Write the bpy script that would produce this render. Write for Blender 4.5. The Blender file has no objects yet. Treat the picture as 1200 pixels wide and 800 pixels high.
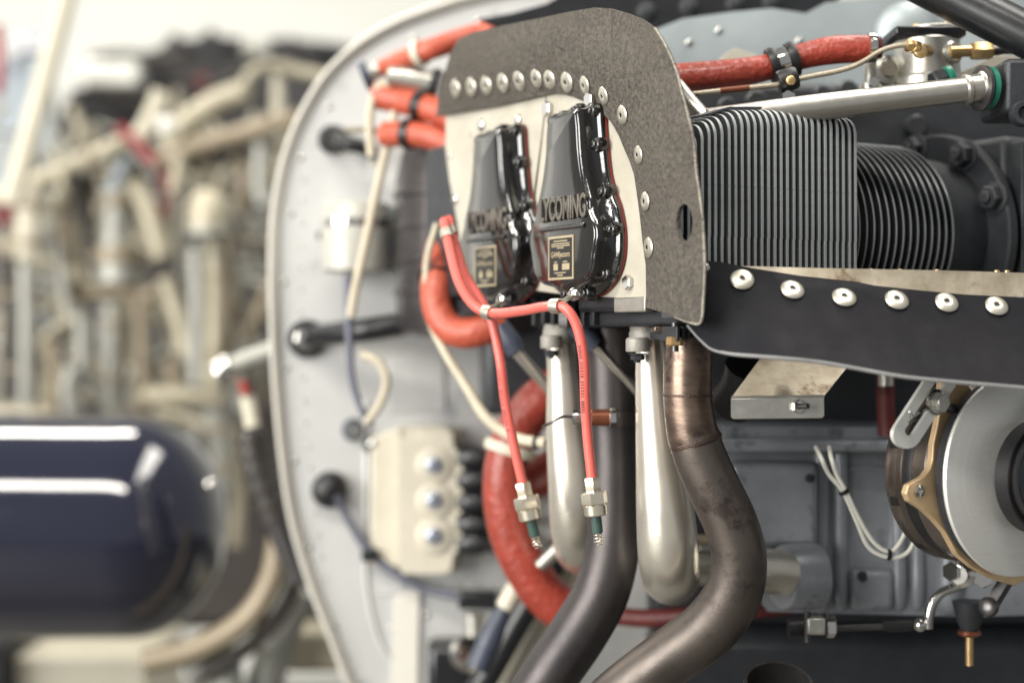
import bpy, bmesh, math, random
from mathutils import Vector as V, Matrix, noise
from mathutils.geometry import delaunay_2d_cdt
random.seed(7)
R = math.radians
SC = bpy.context.scene
COL = SC.collection

# ------------------------------------------------------------------ camera, light, exposure
S = 0.00065                       # metres per photo pixel on the plane y = 0
LENS = 55.0
D = 1200 * S * LENS / 36.0        # camera distance to that plane
cam_d = bpy.data.cameras.new('camera'); cam = bpy.data.objects.new('camera', cam_d); COL.objects.link(cam)
cam.location = (0, -D, 0); cam.rotation_euler = (R(90), 0, 0)
cam_d.lens = LENS; cam_d.sensor_width = 36; cam_d.clip_start = 0.05; cam_d.clip_end = 60
cam_d.dof.use_dof = True; cam_d.dof.focus_distance = D + 0.045; cam_d.dof.aperture_fstop = 2.0
SC.camera = cam
world = bpy.data.worlds.new('World'); SC.world = world; world.use_nodes = True
bg = world.node_tree.nodes['Background']; bg.inputs[0].default_value = (0.97, 0.99, 1.0, 1); bg.inputs[1].default_value = 0.37

def area(name, loc, target, sx, sy, energy, color=(1, 1, 1)):
    l = bpy.data.lights.new(name, 'AREA'); l.shape = 'RECTANGLE'; l.size = sx; l.size_y = sy; l.energy = energy; l.color = color
    o = bpy.data.objects.new(name, l); COL.objects.link(o); o.location = loc
    d = V(target) - V(loc); o.rotation_euler = d.to_track_quat('-Z', 'Y').to_euler()
    return o
# fluorescent ceiling tubes running along the hangar, and the bright hangar door on the left
area('ceiling_tube_lamp', (-2.3, 2.1, 2.6), (-2.3, 1.9, 0), 3.6, 0.20, 135, (1, 0.95, 0.86))
area('ceiling_tube_lamp', (-1.35, -1.55, 2.3), (-1.0, 0.4, 0), 3.2, 0.24, 110, (1, 0.95, 0.86))
area('ceiling_tube_lamp', (0.9, 0.3, 2.4), (0.2, 0.2, 0), 2.6, 0.6, 62, (1, 0.96, 0.88))
area('cover_reflection_light', (-3.7, 2.3, 0.9), (0, 0.2, 0.0), 2.4, 2.0, 15, (1, 0.97, 0.9))  # added light, placed so the cover faces mirror a bright left side
area('hangar_door_light', (-4.4, -3.2, 0.8), (0, 0.25, -0.05), 4.2, 2.8, 530, (1.0, 0.98, 0.93))
SC.view_settings.view_transform = 'Standard'; SC.view_settings.look = 'None'
SC.view_settings.exposure = 0.0; SC.view_settings.gamma = 1.0

# ------------------------------------------------------------------ coordinates
def P(px, py, y):
    k = (D + y) / D
    return V(((px - 600) * S * k, y, (400 - py) * S * k))
def px2m(n, y): return n * S * (D + y) / D
PHI = R(30)
EI = V((math.cos(PHI), math.sin(PHI), 0))      # inboard, along the cylinder axis
EA = V((-math.sin(PHI), math.cos(PHI), 0))     # aft, along the engine axis
UP = V((0, 0, 1)); RIGHT = V((1, 0, 0)); BACK = V((0, 1, 0))
CAMP = V((0, -D, 0))
F0 = P(815, 240, 0)
def hit(px, py, o, n):
    d = P(px, py, 0) - CAMP
    return CAMP + d * ((o - CAMP).dot(n) / d.dot(n))
def PL(px, py, off): return hit(px, py, F0 + EI * off, EI)     # point on a plane square to the cylinder axis
A0 = P(1194, 556, 0.025)
def PE(px, py, off): return hit(px, py, A0 + EA * off, EA)     # plane square to the engine axis (alternator)
EB = V((-math.sin(R(3)), math.cos(R(3)), 0)); EBX = EB.cross(UP)
B0 = P(420, 300, 0.60)
def PB(px, py, off=0.0): return hit(px, py, B0 - EB * off, EB) # firewall plane, off = proud of it

# ------------------------------------------------------------------ materials
def lin(c): return tuple(((x / 255) / 12.92 if x / 255 <= 0.04045 else ((x / 255 + 0.055) / 1.055) ** 2.4) for x in c)
MATS = {}
def mat(name, rgb, rough=0.5, metal=0.0, var=0.12, vscale=60, bump=0.0, bscale=400, coat=0.0, rvar=0.12, rgb2=None, spec=0.5, stretch=None, wear=None, bdist=0.001):
    m = bpy.data.materials.new(name); m.use_nodes = True; nt = m.node_tree; N = nt.nodes; L = nt.links
    b = N['Principled BSDF']; c = lin(rgb)
    b.inputs['Metallic'].default_value = metal; b.inputs['Coat Weight'].default_value = coat; b.inputs['Coat Roughness'].default_value = 0.06
    b.inputs['Specular IOR Level'].default_value = spec
    tc = N.new('ShaderNodeTexCoord'); mp = N.new('ShaderNodeMapping'); L.new(tc.outputs['Object'], mp.inputs[0])
    if stretch: mp.inputs['Scale'].default_value = stretch
    n1 = N.new('ShaderNodeTexNoise'); n1.inputs['Scale'].default_value = vscale; n1.inputs['Detail'].default_value = 6; n1.inputs['Roughness'].default_value = 0.65
    L.new(mp.outputs[0], n1.inputs['Vector'])
    r = N.new('ShaderNodeValToRGB'); r.color_ramp.elements[0].position = 0.33; r.color_ramp.elements[1].position = 0.68
    c2 = lin(rgb2) if rgb2 else tuple(min(1, x * (1 + var)) for x in c); c1 = c if rgb2 else tuple(x * (1 - var) for x in c)
    r.color_ramp.elements[0].color = (*c1, 1); r.color_ramp.elements[1].color = (*c2, 1)
    L.new(n1.outputs['Fac'], r.inputs[0]); colout = r.outputs[0]
    if wear:                                    # scuffs / specks with a shape of their own: (rgb, scale, threshold)
        n3 = N.new('ShaderNodeTexNoise'); n3.inputs['Scale'].default_value = wear[1]; n3.inputs['Detail'].default_value = 9; n3.inputs['Roughness'].default_value = 0.7
        L.new(tc.outputs['Object'], n3.inputs['Vector'])
        w = N.new('ShaderNodeValToRGB'); w.color_ramp.elements[0].position = wear[2]; w.color_ramp.elements[1].position = wear[2] + 0.09
        L.new(n3.outputs['Fac'], w.inputs[0])
        mx = N.new('ShaderNodeMixRGB'); L.new(w.outputs[0], mx.inputs[0]); L.new(colout, mx.inputs[1]); mx.inputs[2].default_value = (*lin(wear[0]), 1); colout = mx.outputs[0]
    L.new(colout, b.inputs['Base Color'])
    n2 = N.new('ShaderNodeTexNoise'); n2.inputs['Scale'].default_value = vscale * 2.3; n2.inputs['Detail'].default_value = 4
    L.new(mp.outputs[0], n2.inputs['Vector'])
    mr = N.new('ShaderNodeMapRange'); mr.inputs['From Min'].default_value = 0.3; mr.inputs['From Max'].default_value = 0.7
    mr.inputs['To Min'].default_value = max(0.02, rough * (1 - rvar)); mr.inputs['To Max'].default_value = min(1, rough * (1 + rvar))
    L.new(n2.outputs['Fac'], mr.inputs['Value']); L.new(mr.outputs[0], b.inputs['Roughness'])
    if bump:
        n4 = N.new('ShaderNodeTexNoise'); n4.inputs['Scale'].default_value = bscale; n4.inputs['Detail'].default_value = 3
        L.new(mp.outputs[0], n4.inputs['Vector'])
        bp = N.new('ShaderNodeBump'); bp.inputs['Strength'].default_value = bump; bp.inputs['Distance'].default_value = bdist
        L.new(n4.outputs['Fac'], bp.inputs['Height']); L.new(bp.outputs[0], b.inputs['Normal'])
    MATS[name] = m; return m
mat('seal_fabric', (68, 65, 61), 0.8, 0, rgb2=(98, 92, 84), vscale=230, bump=1.0, bscale=380, stretch=(1, 1, 0.6), wear=((82, 77, 71), 9, 0.5), spec=0.2, bdist=.0045)
mat('seal_edge', (150, 144, 132), 0.8, 0, bump=0.6, wear=((90, 85, 78), 500, .5))
mat('plate_paint', (176, 171, 158), 0.42, 0, var=0.05, vscale=30, rgb2=(160, 154, 140), bump=0.1, bscale=300, wear=((128, 120, 102), 55, 0.62))
mat('black_gloss', (13, 13, 14), 0.14, 0, coat=1.0, bump=0.35, bscale=120, rvar=0.4, bdist=.0015)
mat('cover_face', (26, 25, 24), 0.14, 0.4, coat=1.0, bump=0.45, bscale=34, rgb2=(40, 38, 35), vscale=26, rvar=.4, stretch=(1, 1, .35), wear=((64, 60, 55), 60, .66), bdist=.002)
mat('nickel', (214, 206, 188), 0.24, 0.85, var=0.02, rvar=.05)
mat('rivet_alu', (190, 185, 172), 0.36, 0.8, var=0.10, vscale=140, wear=((130, 125, 112), 260, 0.62))
mat('alu_satin', (182, 180, 172), 0.36, 0.85, var=0.10, vscale=90, bump=0.12, bscale=500)
mat('alu_dirty', (150, 138, 118), 0.42, 0.6, rgb2=(190, 180, 162), vscale=40, wear=((118, 100, 80), 30, 0.55))
mat('tube_silver', (186, 182, 174), 0.32, 0.9, var=0.06, vscale=40, bump=0.08, bscale=900)
mat('intake_silver', (222, 217, 206), 0.30, 0.8, rgb2=(208, 200, 184), vscale=14, bump=0.10, bscale=900)
mat('chrome', (205, 203, 198), 0.14, 1.0, var=0.05)
mat('steel_dark', (86, 84, 84), 0.34, 0.8, var=0.2)
mat('fin_face', (70, 74, 77), 0.5, 0.1, var=0.12, vscale=90)  # darkened to put the shade of the fin gaps into the colour
mat('fin_edge_lit', (170, 173, 172), 0.42, 0.35, var=0.10, vscale=160, wear=((120, 124, 126), 240, 0.58))  # paler than the sides: light caught on fin edges, painted in
mat('fin_paint', (118, 124, 126), 0.40, 0.25, var=0.10, vscale=120, wear=((182, 184, 182), 330, 0.60))
mat('fin_barrel', (44, 46, 49), 0.40, 0.3, var=0.15, vscale=120)
mat('fin_barrel_edge_lit', (108, 110, 111), 0.40, 0.5, var=0.1, vscale=160)  # barrel fin edges painted lighter, as if catching the light
mat('case_dark', (42, 44, 48), 0.46, 0.1, var=0.2, vscale=40, bump=0.25, bscale=500)
mat('case_grey', (134, 138, 144), 0.34, 0.25, var=0.14, vscale=26, bump=0.2, bscale=420, wear=((98, 101, 106), 26, 0.57))
mat('rubber_strap', (25, 25, 29), 0.6, 0, rgb2=(32, 31, 34), vscale=22, bump=0.2, bscale=240, wear=((44, 42, 41), 60, 0.66), spec=.10)
mat('rubber_edge_lit', (120, 120, 120), 0.6)  # pale grey paints the light caught along the strip's cut edge
mat('black_rubber', (22, 22, 24), 0.45, 0, var=0.2)
mat('black_plastic', (24, 25, 28), 0.32, 0, var=0.2)
mat('hose_orange', (180, 84, 60), 0.5, 0, rgb2=(164, 70, 50), vscale=60, bump=0.6, bscale=130, coat=0.1, bdist=.003)
mat('hose_red', (150, 56, 40), 0.42, 0, rgb2=(130, 46, 34), vscale=50, bump=0.8, bscale=150, coat=0.2, bdist=.003)
mat('hose_dark_red', (84, 25, 23), 0.55, 0, var=0.2)
mat('lead_red', (206, 92, 82), 0.40, 0, rgb2=(212, 102, 92), vscale=30, coat=0.15, wear=((170, 74, 64), 45, 0.6))
mat('gasket_red', (110, 34, 30), 0.5)
mat('exhaust_hot', (92, 79, 72), 0.35, 0.85, rgb2=(132, 114, 100), vscale=26, bump=0.10, bscale=300, wear=((62, 48, 48), 24, 0.52), rvar=0.25, stretch=(.5, .5, 2.6))
mat('exhaust_steel', (80, 75, 72), 0.42, 0.8, rgb2=(106, 97, 90), vscale=9, bump=0.10, bscale=400, wear=((64, 56, 53), 16, 0.54), rvar=0.3)
mat('exhaust_dark', (64, 61, 62), 0.42, 0.75, rgb2=(82, 77, 76), vscale=16, bump=0.1, bscale=400)
mat('weld', (84, 70, 64), 0.45, 0.8, bump=0.6, bscale=700)
mat('brass', (196, 166, 118), 0.32, 0.85, var=0.12, wear=((130, 98, 60), 150, 0.62))
mat('gold_anodised', (206, 178, 140), 0.42, 0.5, var=0.08, vscale=80, bump=0.05)
mat('pulley_brushed', (222, 221, 216), 0.40, 0.55, var=0.04, vscale=60, stretch=(1, 1, 12))
mat('alternator_body', (104, 97, 92), 0.26, 0.85, rgb2=(132, 122, 114), vscale=30)
mat('copper_coil', (120, 70, 50), 0.4, 0.6, var=0.2)
mat('firewall_paint', (200, 200, 198), 0.30, 0.3, var=0.06, vscale=6, bump=0.16, bscale=14, wear=((150, 152, 154), 11, 0.58), bdist=.004)
mat('rim_paint', (206, 203, 194), 0.36, 0, var=0.03)
mat('panel_grey', (150, 158, 160), 0.42, 0.35, var=0.08, vscale=14, bump=0.10, bscale=90)
mat('cable_cream', (186, 177, 156), 0.5, 0, var=0.08, bump=0.3, bscale=500)
mat('cable_grey', (92, 94, 108), 0.45, 0)
mat('plastic_cream', (194, 188, 172), 0.42, 0, var=0.05)
mat('screw_blue', (160, 166, 178), 0.35, 0.7)
mat('wire_white', (214, 212, 202), 0.42, 0, var=0.05)
mat('green_ring', (34, 112, 92), 0.4, 0)
mat('boot_blue', (58, 64, 78), 0.45, 0)
mat('insulator_green', (62, 84, 78), 0.4, 0)
mat('navy_gloss', (20, 22, 40), 0.10, 0, coat=1.0, var=0.06, bump=.08, bscale=6, bdist=.01)
mat('wall_white', (222, 222, 215), 0.7, 0, var=0.02, vscale=2)
mat('arm_zinc', (226, 225, 218), 0.36, 0.45, var=0.04, vscale=90)
mat('cast_alu', (168, 165, 157), 0.55, 0.4, var=0.1, bump=.3, bscale=500)
mat('canister_paint', (168, 166, 158), 0.4, 0.1, var=0.06)
mat('cover_letter', (104, 99, 92), 0.3, 0.6, var=0.15)
mat('concrete', (92, 90, 86), 0.5, 0, var=0.15, vscale=3)
mat('bg_cream', (172, 165, 145), 0.42, 0.2, rgb2=(148, 141, 122), vscale=14)
mat('bg_tan', (138, 126, 106), 0.45, 0.15, var=0.15, vscale=14)
mat('bg_grey', (150, 150, 143), 0.4, 0.35, var=0.12, vscale=14)
mat('bg_dark', (24, 22, 24), 0.6, 0, var=0.4, vscale=10)
mat('bg_red', (140, 34, 44), 0.45, 0)
mat('bg_blue', (138, 148, 156), 0.45, 0, var=0.1)
mat('bg_ivory', (196, 190, 172), 0.5, 0, var=0.05, vscale=6)
mat('bg_brown', (52, 46, 42), 0.5, 0.1, var=0.35, vscale=8)
mat('plate_print', (186, 172, 142), 0.4, 0.6, var=0.05)
mat('plate_black', (26, 25, 24), 0.35, 0.2)

# ------------------------------------------------------------------ mesh helpers
def basis(w, hint=UP):
    w = w.normalized()
    if abs(w.dot(hint)) > 0.95: hint = RIGHT if abs(w.dot(RIGHT)) < 0.9 else BACK
    u = hint.cross(w).normalized(); v = w.cross(u)
    return u, v, w
def smooth_path(pts, n=7):
    if len(pts) < 3: return pts
    out = []; p = [pts[0] * 2 - pts[1]] + list(pts) + [pts[-1] * 2 - pts[-2]]
    for i in range(1, len(p) - 2):
        a, b, c, d = p[i - 1], p[i], p[i + 1], p[i + 2]
        for k in range(n):
            t = k / n
            out.append(0.5 * ((2 * b) + (c - a) * t + (2 * a - 5 * b + 4 * c - d) * t * t + (3 * b - a - 3 * c + d) * t ** 3))
    out.append(pts[-1]); return out
class MB:
    def __init__(s): s.v = []; s.f = []
    def ring_faces(s, a, b, n, flip=False):
        for k in range(n):
            q = (a + k, a + (k + 1) % n, b + (k + 1) % n, b + k)
            s.f.append(q[::-1] if flip else q)
    def tube(s, pts, rad, seg=16, n=7, caps=True):
        m = len(pts); rl = list(rad) if isinstance(rad, (list, tuple)) else [rad] * m
        path = smooth_path([V(p) for p in pts], n)
        if m >= 3:
            rr = [v.x for v in smooth_path([V((r, 0, 0)) for r in rl], n)]
        else: rr = rl
        t0 = (path[1] - path[0]).normalized(); u, w_, _ = basis(t0)
        start = len(s.v); prev = t0
        for i, p in enumerate(path):
            t = (path[min(i + 1, len(path) - 1)] - path[max(i - 1, 0)]).normalized()
            q = prev.rotation_difference(t); u = q @ u; prev = t; u = (u - t * u.dot(t)).normalized(); b = t.cross(u)
            for k in range(seg):
                a = 2 * math.pi * k / seg
                s.v.append(p + (u * math.cos(a) + b * math.sin(a)) * max(rr[i], 1e-5))
            if i: s.ring_faces(start + (i - 1) * seg, start + i * seg, seg)
        if caps:
            s.f.append(tuple(range(start + seg - 1, start - 1, -1))); e = start + (len(path) - 1) * seg
            s.f.append(tuple(range(e, e + seg)))
        return s
    def lathe(s, prof, o, w, seg=24, hint=UP, rot=0.0, close=True):
        u, v, w = basis(w, hint); start = len(s.v)
        for (r, h) in prof:
            for k in range(seg):
                a = 2 * math.pi * k / seg + rot
                s.v.append(o + w * h + (u * math.cos(a) + v * math.sin(a)) * max(r, 1e-5))
        for i in range(len(prof) - 1): s.ring_faces(start + i * seg, start + (i + 1) * seg, seg)
        if close:
            s.f.append(tuple(range(start + seg - 1, start - 1, -1))); e = start + (len(prof) - 1) * seg; s.f.append(tuple(range(e, e + seg)))
        return s
    def hexa(s, o, w, r, h, rot=0.0, ch=0.12):
        return s.lathe([(r * (1 - ch), 0), (r, h * ch), (r, h * (1 - ch)), (r * (1 - ch), h)], o, w, 6, rot=rot)
    def box(s, o, u, v, w, a, b, c):        # centre, unit axes, half sizes
        st = len(s.v)
        for sz in (-1, 1):
            for sx, sy in ((-1, -1), (1, -1), (1, 1), (-1, 1)): s.v.append(o + u * a * sx + v * b * sy + w * c * sz)
        s.f += [tuple(st + i for i in q) for q in ((3, 2, 1, 0), (4, 5, 6, 7), (0, 1, 5, 4), (1, 2, 6, 5), (2, 3, 7, 6), (3, 0, 4, 7))]
        return s
    def loft(s, rings, caps=True):
        n = len(rings[0]); st = len(s.v)
        for r in rings: s.v += list(r)
        for i in range(len(rings) - 1): s.ring_faces(st + i * n, st + (i + 1) * n, n)
        if caps:
            s.f.append(tuple(range(st + n - 1, st - 1, -1))); e = st + (len(rings) - 1) * n; s.f.append(tuple(range(e, e + n)))
        return s
    def sphere(s, o, r, seg=20, rings=10, sc=(1, 1, 1)):
        st = len(s.v)
        for i in range(rings + 1):
            th = math.pi * i / rings
            for k in range(seg):
                a = 2 * math.pi * k / seg
                s.v.append(o + V((math.sin(th) * math.cos(a) * sc[0], math.sin(th) * math.sin(a) * sc[1], math.cos(th) * sc[2])) * r)
        for i in range(rings): s.ring_faces(st + i * seg, st + (i + 1) * seg, seg, True)
        return s
    def mesh(s, name, ang=40):
        me = bpy.data.meshes.new(name); me.from_pydata([tuple(p) for p in s.v], [], s.f); me.validate()
        bm = bmesh.new(); bm.from_mesh(me); bmesh.ops.remove_doubles(bm, verts=bm.verts, dist=2e-6); bmesh.ops.recalc_face_normals(bm, faces=bm.faces); bm.to_mesh(me); bm.free()
        me.polygons.foreach_set('use_smooth', [True] * len(me.polygons)); me.set_sharp_from_angle(angle=R(ang)); me.update()
        return me
def inside(p, poly):
    c = False; n = len(poly); x, y = p
    for i in range(n):
        x1, y1 = poly[i]; x2, y2 = poly[i - 1]
        if (y1 > y) != (y2 > y) and x < (x2 - x1) * (y - y1) / (y2 - y1) + x1: c = not c
    return c
def dense(poly, step, closed=True):
    out = []; n = len(poly)
    for i in range(n if closed else n - 1):
        a = V(poly[i]); b = V(poly[(i + 1) % n]); k = max(1, int((b - a).length / step))
        out += [tuple(a + (b - a) * j / k) for j in range(k)]
    return out
def sheet(outline, mapf, thick, holes=(), step=12, grid=True):
    """flat or bent sheet: outline in 2D, mapf(x, y) -> (front point, back direction), real thickness"""
    loops = [dense(outline, step)] + [dense(h, step * 0.6) for h in holes]
    pts = []; edges = []
    for lp in loops:
        st = len(pts); pts += lp; edges += [(st + i, st + (i + 1) % len(lp)) for i in range(len(lp))]
    if grid:
        xs = [p[0] for p in outline]; ys = [p[1] for p in outline]
        x = min(xs) + step * .7
        while x < max(xs):
            y = min(ys) + step * .7
            while y < max(ys):
                if inside((x, y), outline) and all(not inside((x, y), h) for h in holes) and all((V(q) - V((x, y))).length > step * .5 for q in pts[:sum(map(len, loops))]): pts.append((x, y))
                y += step
            x += step
    vs, es, fs, _, _, _ = delaunay_2d_cdt([V(p) for p in pts], edges, [], 0, 1e-6)
    m = MB(); k = len(vs); tris = []
    for f in fs:
        c = sum((vs[i] for i in f), V((0, 0))) / len(f)
        if inside(c, outline) and all(not inside(c, h) for h in holes): tris.append(tuple(f))
    for p in vs:
        a, d = mapf(p.x, p.y); m.v.append(a)
    for p in vs:
        a, d = mapf(p.x, p.y); m.v.append(a + d * thick)
    cnt = {}
    for f in tris:
        for i in range(3):
            e = (f[i], f[(i + 1) % 3]); cnt[e] = 1
    m.f += tris + [tuple(i + k for i in f[::-1]) for f in tris]
    for (a, b) in cnt:
        if (b, a) not in cnt: m.f.append((a, a + k, b + k, b))
    return m

# ------------------------------------------------------------------ object helpers
WL = {}
def thing(name, label, cat, loc=V((0, 0, 0)), group=None):
    o = bpy.data.objects.new(name, None); COL.objects.link(o); o.location = loc; o.empty_display_size = 0.02
    o['label'] = label; o['category'] = cat
    if group: o['group'] = group
    WL[o.name] = V(loc); return o
def part(name, mb, material, parent=None, ang=40, bevel=0.0, label=None):
    me = mb.mesh(name, ang)
    xs = [v.co for v in me.vertices]
    c = V(((min(v.x for v in xs) + max(v.x for v in xs)) / 2, (min(v.y for v in xs) + max(v.y for v in xs)) / 2, min(v.z for v in xs)))
    me.transform(Matrix.Translation(-c)); me.materials.append(MATS[material])
    o = bpy.data.objects.new(name, me); COL.objects.link(o); WL[o.name] = c
    if parent: o.parent = parent; o.location = c - WL[parent.name]
    else: o.location = c
    if bevel:
        b = o.modifiers.new('edge', 'BEVEL'); b.width = bevel; b.segments = 2; b.limit_method = 'ANGLE'; b.angle_limit = R(35)
    if label: o['label'] = label
    return o
def solo(name, mb, material, label, cat, group=None, **k):
    o = part(name, mb, material, None, **k); o['label'] = label; o['category'] = cat
    if group: o['group'] = group
    return o
def inst(name, me, parent, o, w, s=1.0, spin=0.0):
    u, v, w = basis(w); M = Matrix((u, v, w)).transposed().to_4x4() @ Matrix.Rotation(spin, 4, 'Z') @ Matrix.Diagonal((s, s, s, 1))
    ob = bpy.data.objects.new(name, me); COL.objects.link(ob); ob.parent = parent; WL[ob.name] = V(o)
    ob.matrix_basis = Matrix.Translation(V(o) - WL[parent.name]) @ M
    return ob
def proto(name, mb, material, ang=40):
    me = mb.mesh(name, ang); me.materials.append(MATS[material]); return me
Z0 = V((0, 0, 0)); ZU = V((0, 0, 1))
ME_RIVET = proto('rivet', MB().lathe([(1, 0), (1.0, .05), (.95, .10), (.78, .17), (.5, .225), (.26, .235), (.22, .21)], Z0, ZU, 28, close=False).lathe([(.22, .212), (.19, .08), (.01, .07)], Z0, ZU, 16, close=False), 'rivet_alu')
for _p in ME_RIVET.polygons:
    if _p.center.xy.length < .205: _p.material_index = 1
ME_RIVET.materials.append(MATS['steel_dark'])  # dark slot paints the shade inside the rivet hole
ME_BOLT = proto('bolt', MB().hexa(Z0, ZU, 1, .75), 'chrome', 30)
ME_BOLT_BLACK = proto('bolt', MB().lathe([(1.25, 0), (1.25, .2), (1.1, .3), (.95, .35), (.9, 1.0), (.7, 1.15), (.35, 1.15), (.3, .9), (.05, .9)], Z0, ZU, 14), 'black_gloss')
ME_BOLT_DARK = proto('bolt', MB().lathe([(1.35, 0), (1.35, .14), (1.3, .16)], Z0, ZU, 20).hexa(V((0, 0, .16)), ZU, 1.05, .85).lathe([(.5, .95), (.5, 1.3), (.4, 1.36)], Z0, ZU, 14), 'case_dark', 30)
ME_SCREW = proto('screw', MB().lathe([(1, 0), (1, .2), (.85, .45), (.5, .6), (.05, .62)], Z0, ZU, 16), 'chrome')
ME_BRASS = proto('screw', MB().lathe([(.8, 0), (1, .15), (1, .8), (.75, 1), (.05, 1)], Z0, ZU, 12), 'brass')
def clampring(pts_dir, o, r, w, th=0.0012, seg=24):
    return MB().lathe([(r, -w / 2), (r + th, -w / 2), (r + th * 1.3, 0), (r + th, w / 2), (r, w / 2)], o, pts_dir, seg, close=False)
def pth(lst, y): return [P(q[0], q[1], q[2] if len(q) > 2 else y) for q in lst]
def hose(name, pts, y, rpx, material, label, cat, clamps=(), clamp_mat='chrome', seg=18, cw=None, group=None):
    ys = [q[2] if len(q) > 2 else y for q in pts]; p = pth(pts, y)
    rad = [px2m(rpx if not isinstance(rpx, (list, tuple)) else rpx[i], ys[i]) for i in range(len(pts))]
    if not clamps: return solo(name, MB().tube(p, rad, seg), material, label, cat, group)
    t = thing(name, label, cat, p[0], group); part('tube', MB().tube(p, rad, seg), material, t)
    sp = smooth_path(p, 7)
    for c in clamps:
        cx, mt = (c, clamp_mat) if not isinstance(c, tuple) else c
        i = min(len(sp) - 2, max(1, int(cx * (len(sp) - 1)))); d = (sp[i + 1] - sp[i - 1]).normalized()
        r = rad[min(len(rad) - 1, int(round(cx * (len(rad) - 1))))]
        part('clamp', clampring(d, sp[i], r * 1.0 + 0.0004, cw or r * 0.7, th=r * 0.12 + 0.0006), mt, t)
    return t

#==BODY==
# ================================================================== setting: far white hangar wall
w = solo('wall', MB().box(V((-0.4, 5.0, 1.0)), RIGHT, BACK, UP, 6.0, 0.05, 3.0), 'wall_white', 'x', 'x')
for k in ('label', 'category'): del w[k]
w['kind'] = 'structure'
w = solo('floor', MB().box(V((0, 1.5, -1.35)), RIGHT, BACK, UP, 6.0, 6.0, 0.02), 'concrete', 'x', 'x')
for k in ('label', 'category'): del w[k]
w['kind'] = 'structure'

# ================================================================== firewall
FW = [(405, 800), (384, 745), (365, 697), (349, 648), (337, 600), (328, 540), (321, 470), (317, 400), (315, 330), (316, 270), (322, 220), (334, 172), (352, 130), (378, 88), (412, 55), (455, 28), (505, 8), (560, -8), (640, -22), (760, -32), (1000, -36), (1000, 860), (432, 860)]
fwt = thing('firewall', 'light grey painted firewall panel with curved rim behind the engine', 'firewall', PB(420, 800))
fwp = part('panel', sheet(FW, lambda x, y: (PB(x, y), EB), 0.004, step=45), 'firewall_paint', fwt)
edge = [p for p in FW if p[0] < 990]
edge = [FW[-1]] + edge[:-1]
rim = MB(); path = smooth_path([PB(*p) for p in edge], 5); rings = []
for i, p in enumerate(path):
    t = (path[min(i + 1, len(path) - 1)] - path[max(0, i - 1)]).normalized(); n = EB.cross(t).normalized()
    if n.dot(V((1, 0, 0))) < 0 and i < len(path) * 0.5: n = -n
    if i >= len(path) * 0.5 and n.z > 0: n = -n
    w_ = 0.0065
    rings.append([p + EB * .022, p - EB * .010, p - EB * .0125 + n * .002, p - EB * .0125 + n * (w_ - .003), p - EB * .010 + n * w_, p - EB * .001 + n * (w_ + .006), p + EB * .002 + n * (w_ + .006)])
rim.loft(rings); part('rim', rim, 'rim_paint', fwt)
fl = MB()
seam = smooth_path([PB(428, 470, .0015), PB(429, 560, .0015), PB(428, 650, .0015), PB(432, 700, .0015), PB(445, 750, .0015), PB(475, 800, .0015)], 6)
part('seam', MB().tube(seam, .0022, 8, n=1), 'firewall_paint', fwp)
for (x, y) in [(341, 250), (333, 330), (336, 430), (345, 540), (362, 640), (392, 735), (352, 185), (385, 125), (430, 80), (485, 45), (560, 25), (640, 12), (460, 735), (500, 720)]:
    inst('rivet', ME_SCREW, fwp, PB(x, y, .0005), -EB, .0035)
for y in range(210, 700, 26): inst('rivet', ME_SCREW, fwp, PB(352 + 26 * ((y - 330) / 330.) ** 2, y, .0005), -EB, .0020)
for x in range(470, 640, 22): inst('rivet', ME_SCREW, fwp, PB(x, 686 - (x - 470) * .03, .0005), -EB, .0022)
part('seam', MB().tube([PB(440, 694, .001), PB(640, 690, .001)], .0016, 8), 'firewall_paint', fwp)
part('patch_plate', sheet([(455, 420), (520, 418), (522, 480), (456, 482)], lambda x, y: (PB(x, y, .003), EB), .0025, step=60, grid=False), 'firewall_paint', fwt, bevel=.0006)
part('stiffener', sheet([(462, 700), (492, 690), (490, 810), (458, 815)], lambda x, y: (PB(x, y, .006), EB), .005, step=60, grid=False), 'rim_paint', fwt, bevel=.001)

# ================================================================== near cylinder: finned head and barrel
cyl = thing('engine_cylinder', 'grey finned engine cylinder in focus with square head and round barrel', 'cylinder', F0 + EA * .09 - UP * .05)
NH = 26; HL = P(1003, 240, 0).x - F0.x
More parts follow.
